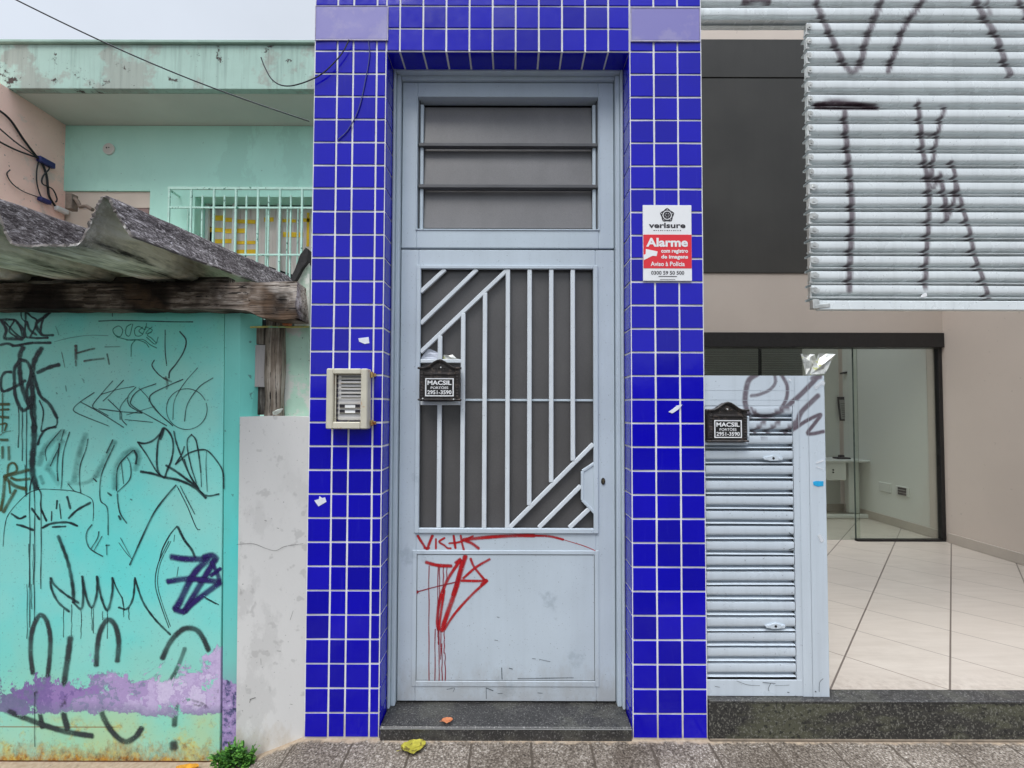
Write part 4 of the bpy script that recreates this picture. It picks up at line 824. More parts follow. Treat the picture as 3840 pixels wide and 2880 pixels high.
for pts, w_ in (([(1250, -20), (1170, 150), (1150, 300), (1190, 450), (1250, 620)], 2.2), ([(1265, -20), (1185, 150), (1168, 300), (1205, 450), (1262, 610)], 1.6), ([(1510, 390), (1620, 450)], 2.4), ([(1520, 405), (1600, 445)], 1.6), ([(1320, 170), (1310, 240)], 1.4), ([(880, -10), (930, 60), (980, 115)], 1.4)): s.add(pts, w_, chart=TL)
s = grp('dome', G_blk, 'thin black dome outline over a broken crown on the gate left')
for pts, w_ in (([(40, 1550), (60, 1300), (120, 1120), (330, 890), (500, 815), (700, 815), (950, 835), (1130, 900), (1200, 960), (1212, 1100), (1205, 1220)], 1.7), ([(150, 1130), (250, 1190), (330, 1160)], 4.6), ([(410, 1060), (510, 1200)], 4.6), ([(540, 1090), (600, 1220)], 4.6), ([(740, 960), (730, 1060)], 4), ([(770, 1000), (790, 1190)], 2.4), ([(870, 910), (910, 1060)], 5), ([(890, 1185), (1000, 1080), (1170, 985)], 5), ([(220, 1270), (300, 1290), (430, 1340)], 5), ([(550, 1310), (650, 1260), (780, 1240), (900, 1245), (1000, 1285)], 5), ([(680, 1300), (850, 1292)], 4), ([(670, 1100), (665, 1220)], 2.6)): s.add(pts, w_, chart=T2, a=.95, wob=.15)
s = grp('faint', G_faint, 'faded dark green letters with drips, worn almost off the gate middle')
for pts, w_, a_ in (([(830, 60), (700, 160), (560, 320), (500, 500)], 13, .45), ([(800, 180), (700, 400), (600, 560)], 12, .4), ([(1110, 90), (1040, 300), (990, 520), (960, 700)], 12, .42), ([(1480, 190), (1370, 420), (1240, 640)], 13, .42), ([(1240, 650), (1100, 730), (880, 730)], 8, .3), ([(1700, 300), (1560, 430), (1500, 600), (1490, 800)], 14, .42), ([(1700, 290), (1780, 330), (1790, 430), (1750, 560)], 12, .42), ([(520, 640), (560, 740)], 8, .4), ([(640, 560), (700, 660), (760, 750)], 10, .35)): s.add(pts, w_, a_, chart=T2, soft=.6)
s = grp('letters', G_blk, 'thin black outlines and drips around the faded letters')
for pts, w_ in (([(790, 40), (600, 280), (600, 440)], 2), ([(900, 70), (820, 350), (800, 700), (790, 800)], 2.4), ([(770, 220), (740, 500), (750, 700)], 3), ([(760, 280), (700, 400), (650, 510)], 2), ([(830, 40), (790, 180)], 2), ([(1140, 160), (1110, 300), (1040, 500), (1030, 700), (1045, 850)], 2.4), ([(1460, 170), (1380, 340)], 3), ([(1480, 240), (1350, 520), (1300, 700), (1300, 950), (1390, 1060), (1400, 1400)], 2.4), ([(1210, 670), (1250, 710)], 3), ([(1720, 310), (1620, 400), (1540, 500), (1510, 620), (1510, 830)], 2.4), ([(1740, 310), (1770, 380), (1760, 480)], 4.4), ([(1650, 400), (1690, 500), (1680, 680), (1520, 850)], 2.4), ([(1570, 460), (1600, 740)], 1.6), ([(1520, 870), (1530, 1000), (1560, 1130), (1640, 1250)], 3), ([(880, 740), (960, 830), (1050, 860)], 2), ([(1190, 1270), (1130, 1350), (1115, 1450), (1150, 1560), (1220, 1620), (1330, 1680)], 2.8), ([(1280, 1360), (1260, 1450), (1180, 1580)], 2.2), ([(1320, 1420), (1220, 1600)], 1.6), ([(1380, 1530), (1384, 1660)], 2.4), ([(1370, 1540), (1420, 1535)], 2.4), ([(1560, 1440), (1690, 1680)], 1.6), ([(1400, 860), (1440, 890)], 4), ([(1690, 940), (1710, 950)], 2.4), ([(1540, 1160), (1560, 1200)], 5)): s.add(pts, w_, chart=T2, a=.9, wob=.1)
s = grp('wave', G_blk, 'black wavy word with sharp peaks and drips across the gate')
for pts, w_ in (([(430, -60), (500, 130), (535, 300), (545, 430)], 7.5), ([(580, 435), (480, 370), (400, 300), (375, 250), (380, 330), (430, 430), (510, 500)], 5), ([(540, 430), (600, 480), (615, 380), (608, 240)], 5), ([(608, 240), (640, 400), (680, 470), (715, 370), (718, 240)], 5), ([(718, 240), (750, 400), (795, 490), (830, 360), (832, 250)], 5), ([(832, 250), (870, 340), (905, 400)], 3.4), ([(880, 470), (940, 480), (985, 400), (1000, 250)], 4.6), ([(1000, 260), (1060, 430), (1150, 560), (1260, 670)], 4.6), ([(905, 400), (920, 490)], 3)): s.add(pts, w_, chart=TL, wob=.12, a=.9)
for x, ya, yb in ((470, 480, 690), (530, 450, 680), (600, 490, 700), (680, 470, 640), (693, 480, 660), (795, 490, 700), (955, 470, 560), (760, 500, 560), (915, 480, 540)): s.drip(x, ya, yb, 1.8, .85, TL)
s = grp('purple', G_purp, 'thick purple-blue spray tag at the right edge of the gate')
for pts, w_ in (([(1265, 95), (1370, 110), (1510, 112)], 13), ([(1510, 100), (1570, 85), (1605, 120)], 14), ([(1540, 110), (1430, 230), (1330, 430), (1295, 480)], 14), ([(1590, 120), (1500, 270), (1365, 500)], 13), ([(1365, 500), (1450, 420), (1630, 285)], 12), ([(1240, 278), (1400, 258), (1630, 280)], 12), ([(1560, 235), (1635, 180)], 8), ([(1565, 130), (1600, 200), (1628, 270)], 9), ([(1290, 485), (1365, 505)], 12)): s.add(pts, w_, chart=TL, soft=.45)
s = grp('big', G_grey, 'large dark grey rounded letters sprayed across the bottom of the gate')
for pts, w_, a_ in (([(242, 960), (225, 800), (238, 640), (290, 530), (340, 560), (370, 680), (368, 820), (352, 980)], 10, .95), ([(268, 1100), (290, 1230), (315, 1360)], 10, .95), ([(-20, 1205), (150, 1275), (320, 1340), (500, 1392), (685, 1422)], 12, .95), ([(520, 690), (500, 850), (480, 980), (470, 1100), (470, 1250), (500, 1370)], 12.5, .95), ([(712, 900), (718, 780), (740, 650), (795, 562), (850, 600), (878, 720), (868, 870)], 11, .95), ([(730, 1130), (760, 1270), (830, 1390), (920, 1462), (1000, 1430), (1050, 1360)], 12, .92), ([(1200, 850), (1260, 725), (1340, 640), (1400, 622), (1460, 640), (1505, 700), (1545, 790)], 11, .92), ([(1370, 770), (1320, 900), (1270, 1000)], 9, .6), ([(1270, 1143), (1330, 1140)], 8, .7), ([(1305, 1145), (1290, 1345)], 12, .75), ([(1320, 1150), (1450, 1178), (1560, 1195), (1600, 1075)], 12, .65), ([(1283, 1470), (1288, 1515)], 17, .75)): s.add(pts, w_, a_, chart=TL, soft=.25, wob=.04)
for k, (s, mat, lab) in g.items(): s.build(mat, gate, lab)
# ================================================================== beam and corrugated roof over the gate
YBm = -.05
bz0, bz1 = Z(300, 667, YBm), Z(300, 613, YBm)
xr = X(640, 640, YBm)
b = MB()
def beam(u_, v_):
    x = -3.+(xr+3.)*u_; k = 1/(1+math.exp(-(x-(X(548, 690, YBm)))*70))
    zb = bz0-(Z(600, 667, YBm)-Z(600, 688, YBm))*k; zt = bz1+(Z(600, 607, YBm)-Z(600, 613, YBm))*max(0, (x+1.6)/.7)
    n_ = .004*math.sin(x*31)+.003*math.sin(x*77+1)
    ring_ = [(0, zb), (0, zb+(zt-zb)*.33), (0, zb+(zt-zb)*.66), (0, zt), (.1, zt), (.1, zb), (0, zb)]
    i = int(round(v_*6)); dy, z = ring_[i]
    jag = (.010*math.sin(i*2.7+1)) if u_ > .999 else 0
    return (x+jag, YBm+dy+(n_ if i in (1, 2) else n_*.4)+random.uniform(-.0012, .0012), z+random.uniform(-.0012, .0012)+(.002*math.sin(x*40+i)))
b.grid(beam, 90, 6)
nn = len(b.v); e = [b.v[j*91+90] for j in range(6)]; c = tuple(sum(q[i] for q in e)/6 for i in range(3))
b.add([c]+e, [(0, 1+i, 1+(i+1) % 6) for i in range(6)])
solo(b, 'timber_beam', M_beam, 'long weathered wooden beam lying across the top of the turquoise gate', 'beam', None, True)
# sheet
YF, YK = -.5, .62
prof = [(-300, 775), (-270, 700), (-200, 450), (-150, 330), (-100, 262), (-55, 320), (20, 520), (70, 660), (120, 738), (190, 768), (330, 776), (500, 778), (680, 774), (790, 764), (850, 728), (890, 650), (935, 540), (985, 430), (1035, 325), (1065, 275), (1090, 260), (1115, 276), (1150, 330), (1200, 420), (1260, 530), (1320, 620), (1375, 690)]
cyc = [k for k in prof if -90 < k[0] <= 1090]; prof = [(x-1190*j, y+10*j) for j in (3, 2, 1) for x, y in cyc]+[k for k in prof if k[0] > -90]
pf = [tuple(k) for k in smooth_line([(x+random.uniform(-5, 5), y+random.uniform(-5, 5)) for x, y in prof], 22)]
pts = [P(*QF(x, y), YF) for x, y in pf]
sh = [Vector((p.x, 0, p.z)) for p in pts]
off = []
for i, p in enumerate(sh):
    d = (sh[min(i+1, len(sh)-1)]-sh[max(i-1, 0)]).normalized(); off.append(Vector((-d.z, 0, d.x)))
NV = 26
rise = .085; drift = .012
b = MB(); TH = .004
def surf(i, t, k):
    y = YF+(YK-YF)*t; o = sh[i]+off[i]*k
    rn = .0018
    return (o.x+drift*t, y+random.uniform(-.004, .004)*(1 if t == 0 else 0), o.z+rise*t+random.uniform(-rn, rn))
n = len(sh)
o0 = len(b.v)
V1 = [surf(i, j/NV, TH) for j in range(NV+1) for i in range(n)]; V2 = [surf(i, j/NV, -TH) for j in range(NV+1) for i in range(n)]
f1 = [(j*n+i, j*n+i+1, (j+1)*n+i+1, (j+1)*n+i) for j in range(NV) for i in range(n-1)]
b.add(V1, f1, 0); b.add(V2, f1, 1)
m_ = len(V1)
b.f += [(i, i+1, m_+i+1, m_+i) for i in range(n-1)]+[(j*n+n-1, (j+1)*n+n-1, m_+(j+1)*n+n-1, m_+j*n+n-1) for j in range(NV)]
b.m += [2]*(n-1)+[2]*NV
rs = thing('corrugated_roof', (-1.8, 0, 1.9), 'weathered grey fibre cement roof sheet with deep waves above the gate beam', 'roof sheet')
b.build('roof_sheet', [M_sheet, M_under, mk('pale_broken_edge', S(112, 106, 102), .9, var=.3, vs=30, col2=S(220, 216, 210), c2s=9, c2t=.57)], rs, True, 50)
b = MB(); b.box(-3., -1.24, .012, .06, bz1-.004, bz1+.05, .003); b.build('support_batten', wood('batten_wood', 0, S(16, 14, 13), S(48, 42, 38), S(90, 82, 74)), rs, True)  # dark strip added for the shaded gap between beam and sheet
# ================================================================== house behind
YE, YH = 1.9, 2.33
house = thing('turquoise_house', (-3.2, 2.6, -.1), 'turquoise house with deep grey eaves and barred window behind the gate roof', 'house')
xl = -4.372; xr_ = -1.0
zs_ = 4.155; zf0, zf1 = 4.176, 4.575
b = MB()
dx0, dx1, dz = -4.372, X(322, 500, YH), Z(230, 412, YH)
wx0, wx1, wz1, wz0 = X(421, 430, YH), -1.3, Z(500, 425, YH), 1.9
b.box(xl, xr_, YH, YH+.2, dz, zs_-.002); b.box(dx1, wx0, YH, YH+.2, -.15, dz-.0); b.box(wx0, xr_, YH, YH+.2, wz1, dz-.0); b.box(wx0, xr_, YH, YH+.2, -.15, wz0); b.box(wx1, xr_, YH, YH+.2, wz0, wz1)
b.build('front_wall', M_house, house)
b = MB(); b.box(-5.2, xr_, YE+.002, 4.5, zs_+.002, zf1-.01); b.build('soffit_slab', M_soffit, house)
b = MB(); b.box(-5.2, xr_, YE-.06, YE, zf0-.02, zf1-.028, .004); b.build('fascia', M_fascia, house)
b = MB(); b.box(-5.2, xr_, YE-.085, YE+.05, zf1-.026, zf1, .004); b.build('fascia_cap', M_cap, house)
b = MB(); b.box(xl-.1, dx1-.004, YH+.03, YH+.05, -.15, dz-.16); b.box(xl-.09, dx1-.003, YH+.018, YH+.0295, dz-.159, dz-.002); b.build('porch_recess', M_cream, house)
b = MB(); b.box(X(270, 450, YH), dx1-.03, YH+.024, YH+.0295, 2.4, Z(300, 438, YH+.02)); b.build('doorway_panel', mk('mauve_panel', S(150, 128, 124), .8), house)
# window
YW_ = YH+.14
win = MB(); za, zb = Z(*QW(1000, 250), YW_), Z(*QW(1000, 275), YW_)
win.box(wx0+.002, wx1, YW_, YW_+.03, zb, za, .002)
for xq in (1013, 1632): win.box(X(*QW(xq-17, 600), YW_), X(*QW(xq+17, 600), YW_), YW_-.004, YW_+.03, wz0, zb-.002, .002)
win.box(wx0+.003, wx0+.035, YW_, YW_+.03, wz0, zb-.001, .002)
wo = win.build('window_frame', mk('white_window_frame', S(214, 214, 210), .5, var=.05), house)
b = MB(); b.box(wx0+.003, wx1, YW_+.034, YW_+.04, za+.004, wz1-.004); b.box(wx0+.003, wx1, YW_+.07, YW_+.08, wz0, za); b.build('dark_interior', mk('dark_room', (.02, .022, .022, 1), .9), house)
b = MB()
for q in ([(700, 390), (600, 585), (725, 640), (725, 900), (2150, 1400), (2150, 370), (1040, 375)],): pp = [P(*QW(*k), YW_+.05) for k in q]; b.prism([(p.x, p.z) for p in pp], YW_+.05, YW_+.054)
cu = b.build('paper_curtain', M_curtain, house)
b = MB(); YT = YW_+.047
for x0, y0, x1, y1 in ((745, 470, 900, 545), (900, 500, 1060, 560), (1060, 525, 1320, 580), (510, 640, 900, 700), (900, 655, 1190, 720), (760, 800, 1060, 860), (1060, 825, 1320, 872), (1060, 945, 1320, 1008), (1700, 700, 1980, 770), (1440, 500, 1570, 560), (1690, 520, 1880, 565), (1960, 510, 2080, 560), (2030, 430, 2060, 900)):
    a = rect(QW, x0, y0, x1, y1, YT); dzz = random.uniform(-.006, .006); b = MB(); b.add([(a[0], YT, a[2]), (a[1], YT, a[2]+dzz), (a[1], YT, a[3]+dzz), (a[0], YT, a[3])], [(0, 1, 2, 3)]); b.build('tape_strip', M_tape, cu)
YGr = 2.2
gr = MB()
def hb(y, y0=YGr, r_=.011): gr.box(X(*QW(112, y), y0), -1.2, y0-r_*.6, y0+r_*.6, Z(*QW(1000, y), y0)-r_, Z(*QW(1000, y), y0)+r_, .002)
for y, r_ in ((98, .013), (365, .009), (1015, .009)): hb(y, YGr, r_)
zlo = 2.0
for x in (120, 425, 740, 1045, 1350, 1655, 1960): xx = X(*QW(x, 600), YGr); gr.box(xx-.009, xx+.009, YGr-.0085, YGr+.0085, zlo, Z(*QW(x, 98), YGr)-.012, .002)
for x in (582, 887, 1192, 1500, 1806, 2110): xx = X(*QW(x, 600), YGr+.02); gr.box(xx-.007, xx+.007, YGr+.012, YGr+.026, zlo, Z(*QW(x, 195), YGr+.02), .002)
for x in (385, 1470, 1760, 1905): xx = X(*QW(x, 600), YH-.01); gr.box(xx-.007, xx+.007, YH-.015, YH-.001, zlo, Z(*QW(x, 380), YH), .002)
for x in (125,): xx = X(*QW(x, 120), YGr); gr.box(xx-.008, xx+.008, YGr, YH, Z(*QW(x, 100), YGr)-.02, Z(*QW(x, 100), YGr)-.004, .002)
gr.build('window_grille', M_grille, house)
# round outlet cover
p = P(237, 323, YH); b = MB(); b.prism([(p.x+.055*math.cos(t_), p.z+.055*math.sin(t_)) for t_ in np.linspace(0, 2*math.pi, 29)[:-1]], YH-.014, YH+.002)
r = thing('outlet_cover', (p.x, YH, p.z), 'round white plastic outlet cover on the turquoise house wall', 'outlet cover')
b.build('disc', mk('off_white_plastic', S(212, 212, 204), .5, var=.06), r)
b = MB()
for ox, oz, rr in ((-.018, .010, .008), (.004, .012, .006)): b.prism([(p.x+ox+rr*math.cos(t_), p.z+oz+rr*math.sin(t_)) for t_ in np.linspace(0, 6.28, 9)[:-1]], YH-.0150, YH-.013)
b.build('hole', M_black, r)
# pink neighbour wall
b = MB(); b.box(xl-.25, xl, -.2, YH+.016, -.2, zs_+.001); pk = thing('pink_wall', (xl-.12, 1.5, -.16), 'stained pink rendered side wall at the far left, crossed by loose cables', 'wall'); b.build('wall_body', M_pink, pk)
b = MB(); pts = [P(*Q00(x, y), 2.2) for x, y in ((470, 1280), (500, 1300), (520, 1340), (560, 1335), (600, 1360))]
b.tube(pts, .018, 8); b.box(pts[0].x-.04, pts[0].x+.02, 2.17, 2.24, pts[0].z-.12, pts[0].z+.03, .006); solo(b, 'old_bracket', mk('stained_bracket', S(120, 108, 98), .9, var=.3, vs=20), 'stained bracket stump in the corner by the pink wall', 'bracket')
# loose cables on the pink wall: points on the wall plane x = xl
def onpink(x, y, gap=.02):
    d = ray(x, y); t_ = (xl+gap)/d.x; return ORG+d*t_
def cable(name, pts, r_, mat, lab, chart=Q00, gap=.02, cat='cable'):
    q = smooth_line([chart(*k) for k in pts], 4); b = MB(); b.tube([onpink(x, y, gap) for x, y in q], r_, 6); solo(b, name, mat, lab, cat, None, True)
cable('loose_cable', [(-40, 690), (60, 770), (150, 900), (230, 1005), (265, 1045), (300, 1130), (310, 1210), (320, 1275), (370, 1350), (395, 1365)], .009, M_cable, 'thick black cable running down the pink wall to a white junction box')
cable('loose_cable', [(-30, 810), (100, 920), (200, 990), (260, 1035), (320, 1085), (280, 1140), (275, 1190), (340, 1225), (370, 1290), (360, 1310)], .006, M_cable, 'black cable looping twice around the thicker cable on the pink wall', gap=.035)
cable('loose_cable', [(-30, 905), (100, 970), (240, 1022), (300, 1045)], .008, M_cable, 'short black cable entering the blue connector from the left edge', gap=.03)
cable('loose_cable', [(250, 1045), (238, 1110), (240, 1190), (262, 1265), (290, 1300)], .005, M_cable, 'thin black cable hanging from the upper to the lower blue connector')
cable('loose_cable', [(65, 1100), (45, 1130), (80, 1190), (150, 1240), (240, 1275), (285, 1300)], .0045, M_cable, 'thin hooked cable end low on the pink wall')
for x, y, mat, lab, w_ in ((300, 1052, M_bluec, 'upper dark blue cable connector on the pink wall', .05), (290, 1300, M_bluec, 'lower dark blue cable connector on the pink wall', .035), (400, 1362, M_white, 'small white junction box at the cable end on the pink wall', .04)):
    p = onpink(x/3, y/3, .03); b = MB(); b.box(p.x-.025, p.x+.02, p.y-w_*1.4, p.y+w_*1.4, p.z-w_*.55, p.z+w_*.55, .008); solo(b, 'cable_connector', mat, lab, 'connector')
# overhead cable and hanging cable by the tiled pillar
b = MB(); p0, p1 = P(-60, -48, .6), P(668, 262, 1.2); q = [p0.lerp(p1, t_)+Vector((0, 0, -.06*math.sin(math.pi*t_))) for t_ in np.linspace(0, 1, 24)]; b.tube(q, .0042, 6)
solo(b, 'overhead_cable', M_cable, 'thin overhead cable sloping across the sky and the house fascia', 'cable', None, True)
b = MB(); q = smooth_line([(564, 124), (572, 145), (588, 172), (612, 185), (645, 182), (690, 163), (722, 135), (742, 110), (754, 86)], 5); b.tube([P(x, y, -.02) for x, y in q], .0028, 6)
solo(b, 'dangling_cable', M_cable, 'black cable end hanging in a curve from the left lavender plaque', 'cable', None, True)
b = MB(); q = smooth_line([(796, 88), (798, 120), (790, 170), (775, 235), (752, 280), (730, 302)], 5); b.tube([P(x, y, -.0075) for x, y in q], .0022, 6)  # thin dark blue tube traced down the upper tiles
solo(b, 'thin_blue_cable', M_bluec, 'thin dark blue cable lying down the upper tiles of the left pillar', 'cable', None, True)
# ================================================================== weed and fallen leaves
def leafblade(b, c, d, up_, L, w_, mi):
    d = d.normalized(); s_ = d.cross(up_).normalized(); n = 5; vs = []; fs = []
    for i in range(n):
        t_ = i/(n-1); k = math.sin(math.pi*min(1, t_*.92+.08))**.8*w_; ctr = c+d*L*t_+up_*(.22*L*math.sin(t_*2.4)); vs += [ctr-s_*k+up_*k*.25, ctr, ctr+s_*k+up_*k*.25]
    for i in range(n-1): fs += [(i*3, i*3+1, i*3+4, i*3+3), (i*3+1, i*3+2, i*3+5, i*3+4)]
    b.add(vs, fs, mi)
wr = thing('green_weed', (X(500, 1650, 0), -.03, -.12), 'clump of bright green weed at the foot of the pier beside the gate', 'weed')
b = MB(); st_ = MB()
for cx_, cy_, ht, rad, nl in ((508, 1653, .066, .040, 210), (478, 1657, .050, .028, 110), (532, 1655, .050, .026, 120), (496, 1662, .042, .046, 80)):
    base = P(cx_, cy_, -.035)
    for i in range(nl):
        a = random.uniform(0, 6.28); rr = rad*math.sqrt(random.random()); h = ht*(.1+.95*random.random()*(1-(rr/rad)**2*.55))
        c = base+Vector((rr*math.cos(a), rr*math.sin(a)*.7, h)); d = Vector((math.cos(a)*.8+random.gauss(0, .5), math.sin(a)*.7-.35+random.gauss(0, .4), random.uniform(-.3, .7)))
        leafblade(b, c, d, Vector((random.gauss(0, .2), random.gauss(0, .2), 1)).normalized(), random.uniform(.010, .020), random.uniform(.0045, .0085), random.choice((0, 0, 1, 1, 2)))
    for i in range(16):
        a = random.uniform(0, 6.28); d = Vector((math.cos(a), math.sin(a)*.6-.2, random.uniform(.5, 1.3))); tip = base+Vector((rad*.5*math.cos(a), rad*.3*math.sin(a), ht*.7))+d.normalized()*random.uniform(.01, .04)
        st_.tube([base+Vector((0, 0, 0)), base.lerp(tip, .6)+Vector((0, 0, .008)), tip], .0009, 4)
        for q in range(3): leafblade(b, base.lerp(tip, .65+.17*q), d+Vector((random.gauss(0, .7), random.gauss(0, .5), random.gauss(0, .3))), Vector((0, 0, 1)), random.uniform(.014, .026), random.uniform(.003, .0055), random.choice((0, 1, 1)))
    for i in range(14):
        a = random.uniform(0, 6.28); st_.tube([base+Vector((0, 0, -.01)), base+Vector((rad*.8*math.cos(a), rad*.5*math.sin(a), ht*.8))], .0011, 4)
b.build('foliage', M_weed, wr, True); st_.build('stem', M_weed[2], wr)
def fallen(px, py, Y, z, L, w_, mat, lab, ang, curl):
    d0 = ray(px, py); t_ = (z-ORG.z)/d0.z; c = ORG+d0*t_; b = MB(); d = Vector((math.cos(ang), math.sin(ang), 0)); s_ = Vector((-d.y, d.x, 0)); n = 9; vs = []; fs = []
    for i in range(n):
        q = i/(n-1); k = math.sin(math.pi*(q*.96+.02))**.7*w_*(1+.12*math.sin(q*17)); ctr = c+d*L*(q-.5)+Vector((0, 0, .004+curl*abs(q-.5)))
        vs += [ctr-s_*k+Vector((0, 0, curl*.5)), ctr-s_*k*.5+Vector((0, 0, .001)), ctr, ctr+s_*k*.5+Vector((0, 0, .001)), ctr+s_*k+Vector((0, 0, curl*.6))]
    for i in range(n-1): fs += [(i*5+k, i*5+k+1, (i+1)*5+k+1, (i+1)*5+k) for k in range(4)]
    b.add(vs, fs)
    b.tube([c-d*L*.68+Vector((0, 0, .006)), c+Vector((0, 0, .006)), c+d*L*.4+Vector((0, 0, .007+curl*.3))], .0011, 5)
    solo(b, 'fallen_leaf', mat, lab, 'leaf', None, True)
fallen(893, 1619, 0, ZP+.003, .098, .036, M_leafy, 'yellow-green fallen leaf on the paving in front of the doorstep', .25, .016)
fallen(966, 1560, 0, ZT+.002, .046, .017, M_brown, 'small brown fallen leaf lying on the black granite doorstep', .1, .008)
fallen(404, 1664, 0, -.125, .09, .02, M_orange, 'orange fallen leaf at the bottom edge of the gate', .1, .012)
# ================================================================== shop on the right
shop = thing('shop_porch', (2.4, 1.6, -.1), 'beige shop porch with a dark upper panel and black door header behind the metal shutter', 'shop')
dkz0, dkz1, dkz2 = Z(1640, 590, YB), Z(1640, 87, YB), Z(1640, 170, YB)
hz0, hz1 = Z(1700, 750, YB), Z(1700, 718.5, YB)
b = MB(); b.box(.84, XW, YB, YB+.16, hz1, dkz0-.001); b.build('back_wall', mk('beige_back_wall', (.40, .345, .30, 1), .75, var=.05, vs=1.5, spec=.25), shop)  # beige paint darkened here to hold back the light on this wall
b = MB(); b.box(.84, XW, YB, YB+.16, dkz1+.001, 5.25); b.build('upper_wall', M_beige, shop)
b = MB(); b.box(.84, XW, YB-.012, YB+.1, dkz0, dkz2-.006, .002); b.box(.84, XW, YB-.012, YB+.1, dkz2+.006, dkz1, .002); b.build('dark_panel', M_darkp, shop)
b = MB(); b.box(.84, XW-.001, YB+.1, YB+.12, dkz2-.006, dkz2+.006); b.build('panel_joint', M_gap, shop)
b = MB(); b.box(XW, XW+.2, .3, 3.7, -.15, 3.7); b.build('side_wall', M_beige, shop)
b = MB(); b.box(.80, .835, .26, 3.7, -.15, 2.7); b.build('inner_wall', M_beigef, shop)
b = MB(); b.box(XW-.012, XW-.0005, .3, YB-.01, ZS+.001, ZS+.09, .002); b.box(XW-.012, XW-.0005, YB+.06, 3.5, ZS+.001, ZS+.09, .002); b.build('skirting', M_skirt, shop)
b = MB(); b.box(.84, XW-.05, 3.52, 3.62, ZS, 2.7); b.build('room_back_wall', M_room, shop)
b = MB(); b.box(XW-.004, XW-.0006, YB+.17, 3.515, ZS+.092, 2.65); b.build('room_side_wall', M_room, shop)
b = MB(); b.box(.84, XW-.013, 3.508, 3.5195, ZS+.001, ZS+.09, .002); b.build('room_skirting', M_skirt, shop)
b = MB(); b.box(.84, XW-.003, YB-.02, YB+.12, hz0, hz1-.001, .003); b.build('door_header', M_black, shop)
xb_ = XW
pt = thing('glass_partition', (3.4, YB+.05, ZS), 'tinted glass shopfront with a black frame at the end of the porch', 'glass partition')
xg = X(1846, 1000, YB+.03)
b = MB(); b.box(xg, XW-.018, YB+.026, YB+.034, ZS+.02, hz0-.001); b.build('glass_pane', M_glass, pt)
b = MB(); b.box(X(1855, 1000, YB+.06), .85, YB+.056, YB+.064, ZS+.005, hz0-.001); b.build('glass_pane', M_glass, pt)
b = MB(); b.box(xg, XW-.004, YB+.01, YB+.05, ZS+.001, ZS+.021, .002); b.build('bottom_rail', M_black, pt)
b = MB(); b.box(XW-.04, XW-.003, YB+.008, YB+.052, ZS+.021, hz0-.001, .002); b.build('side_stile', M_black, pt)
b = MB(); b.box(xg-.004, xg+.002, YB+.024, YB+.036, ZS+.021, hz0-.001); b.build('glass_edge', mk('dark_glass_edge', (.05, .07, .06, 1), .3), pt)
b = MB(); xm = X(1643, 780, 3.0); b.box(xm-.012, xm+.012, 3.0, 3.03, ZS+.01, 2.5); solo(b, 'dark_mullion', M_black, 'slim black upright inside the shop in front of the grey slatted wall', 'upright')
b = MB()
for k in range(60):
    z = 1.0+k*.028; b.box(1.0, X(1735, 800, 3.47), 3.48, 3.5, z, z+.025, .002)
solo(b, 'slatted_blind', mk('grey_blind', (.17, .17, .15, 1), .6, var=.05), 'dim grey slatted blind on the shop back wall seen over the wicket gate', 'blind')
# desk
YD = 3.12
dk = thing('office_desk', (3.6, YD+.2, ZS), 'small white desk with one drawer standing inside the shop behind the glass', 'desk')
zt_ = Z(1830, 995, YD)
b = MB(); b.box(3.0, X(1882, 995, YD), YD, YD+.38, zt_-.022, zt_, .003); b.build('desk_top', M_desk, dk)
b = MB(); b.box(X(1780, 1020, YD), X(1831, 1020, YD), YD+.02, YD+.34, Z(1800, 1038, YD), zt_-.024, .003); dr = b.build('drawer', M_desk, dk)
p = P(*QN(165, 1040), YD+.02); b = MB()
for oz in (-.014, .014): b.prism([(p.x+.009*math.cos(t_), p.z+oz+.009*math.sin(t_)) for t_ in np.linspace(0, 6.28, 9)[:-1]], YD+.012, YD+.021)
b.build('drawer_lock', M_black, dr)
xlg = X(1846, 1050, YD+.1); b = MB(); b.box(X(1834, 1050, YD+.1), X(1857, 1050, YD+.1), YD+.1, YD+.16, ZS+.045, zt_-.024, .006); b.build('leg', M_desk, dk)
b = MB(); b.box(3.0, X(1877, 1117, YD+.03), YD+.03, YD+.075, ZS+.003, ZS+.045, .006); b.build('foot', M_desk, dk)
p = P(*QN(225, 915), YD+.2); b = MB(); b.box(p.x-.07, p.x+.08, YD+.15, YD+.25, zt_, zt_+.018, .004); b.box(p.x-.02, p.x+.03, YD+.18, YD+.23, zt_+.018, zt_+.045, .006); solo(b, 'desk_phone', M_ink, 'dark low device lying on the white desk inside the shop', 'device')
# clipboard, shelf, sockets
Yc = 3.49
r = thing('clipboard', (X(1824, 905, Yc), Yc, Z(1824, 905, Yc)), 'dark clipboard with a printed sheet hanging on the shop back wall above the desk', 'clipboard')
q = [(198, 490), (300, 490), (318, 668), (218, 668)]; pp = [P(*QN(*k), Yc) for k in q]; b = MB(); b.prism([(k.x, k.z) for k in pp], Yc, Yc+.008); b.build('board', M_ink, r)
q = [(212, 512), (292, 512), (305, 655), (228, 655)]; pp = [P(*QN(*k), Yc-.003) for k in q]; b = MB(); b.prism([(k.x, k.z) for k in pp], Yc-.003, Yc-.001); sh_ = b.build('sheet', mk('grey_print_sheet', (.32, .32, .31, 1), .8), r)
b = MB()
for k in range(7): a = P(*QN(222+k*2, 540+k*16), Yc-.005); c = P(*QN(286+k*2, 540+k*16), Yc-.005); b.box(a.x, c.x, Yc-.0042, Yc-.0034, a.z-.005, a.z+.003)
b.build('printed_line', mk('grey_ink', (.13, .13, .13, 1), .8), sh_)
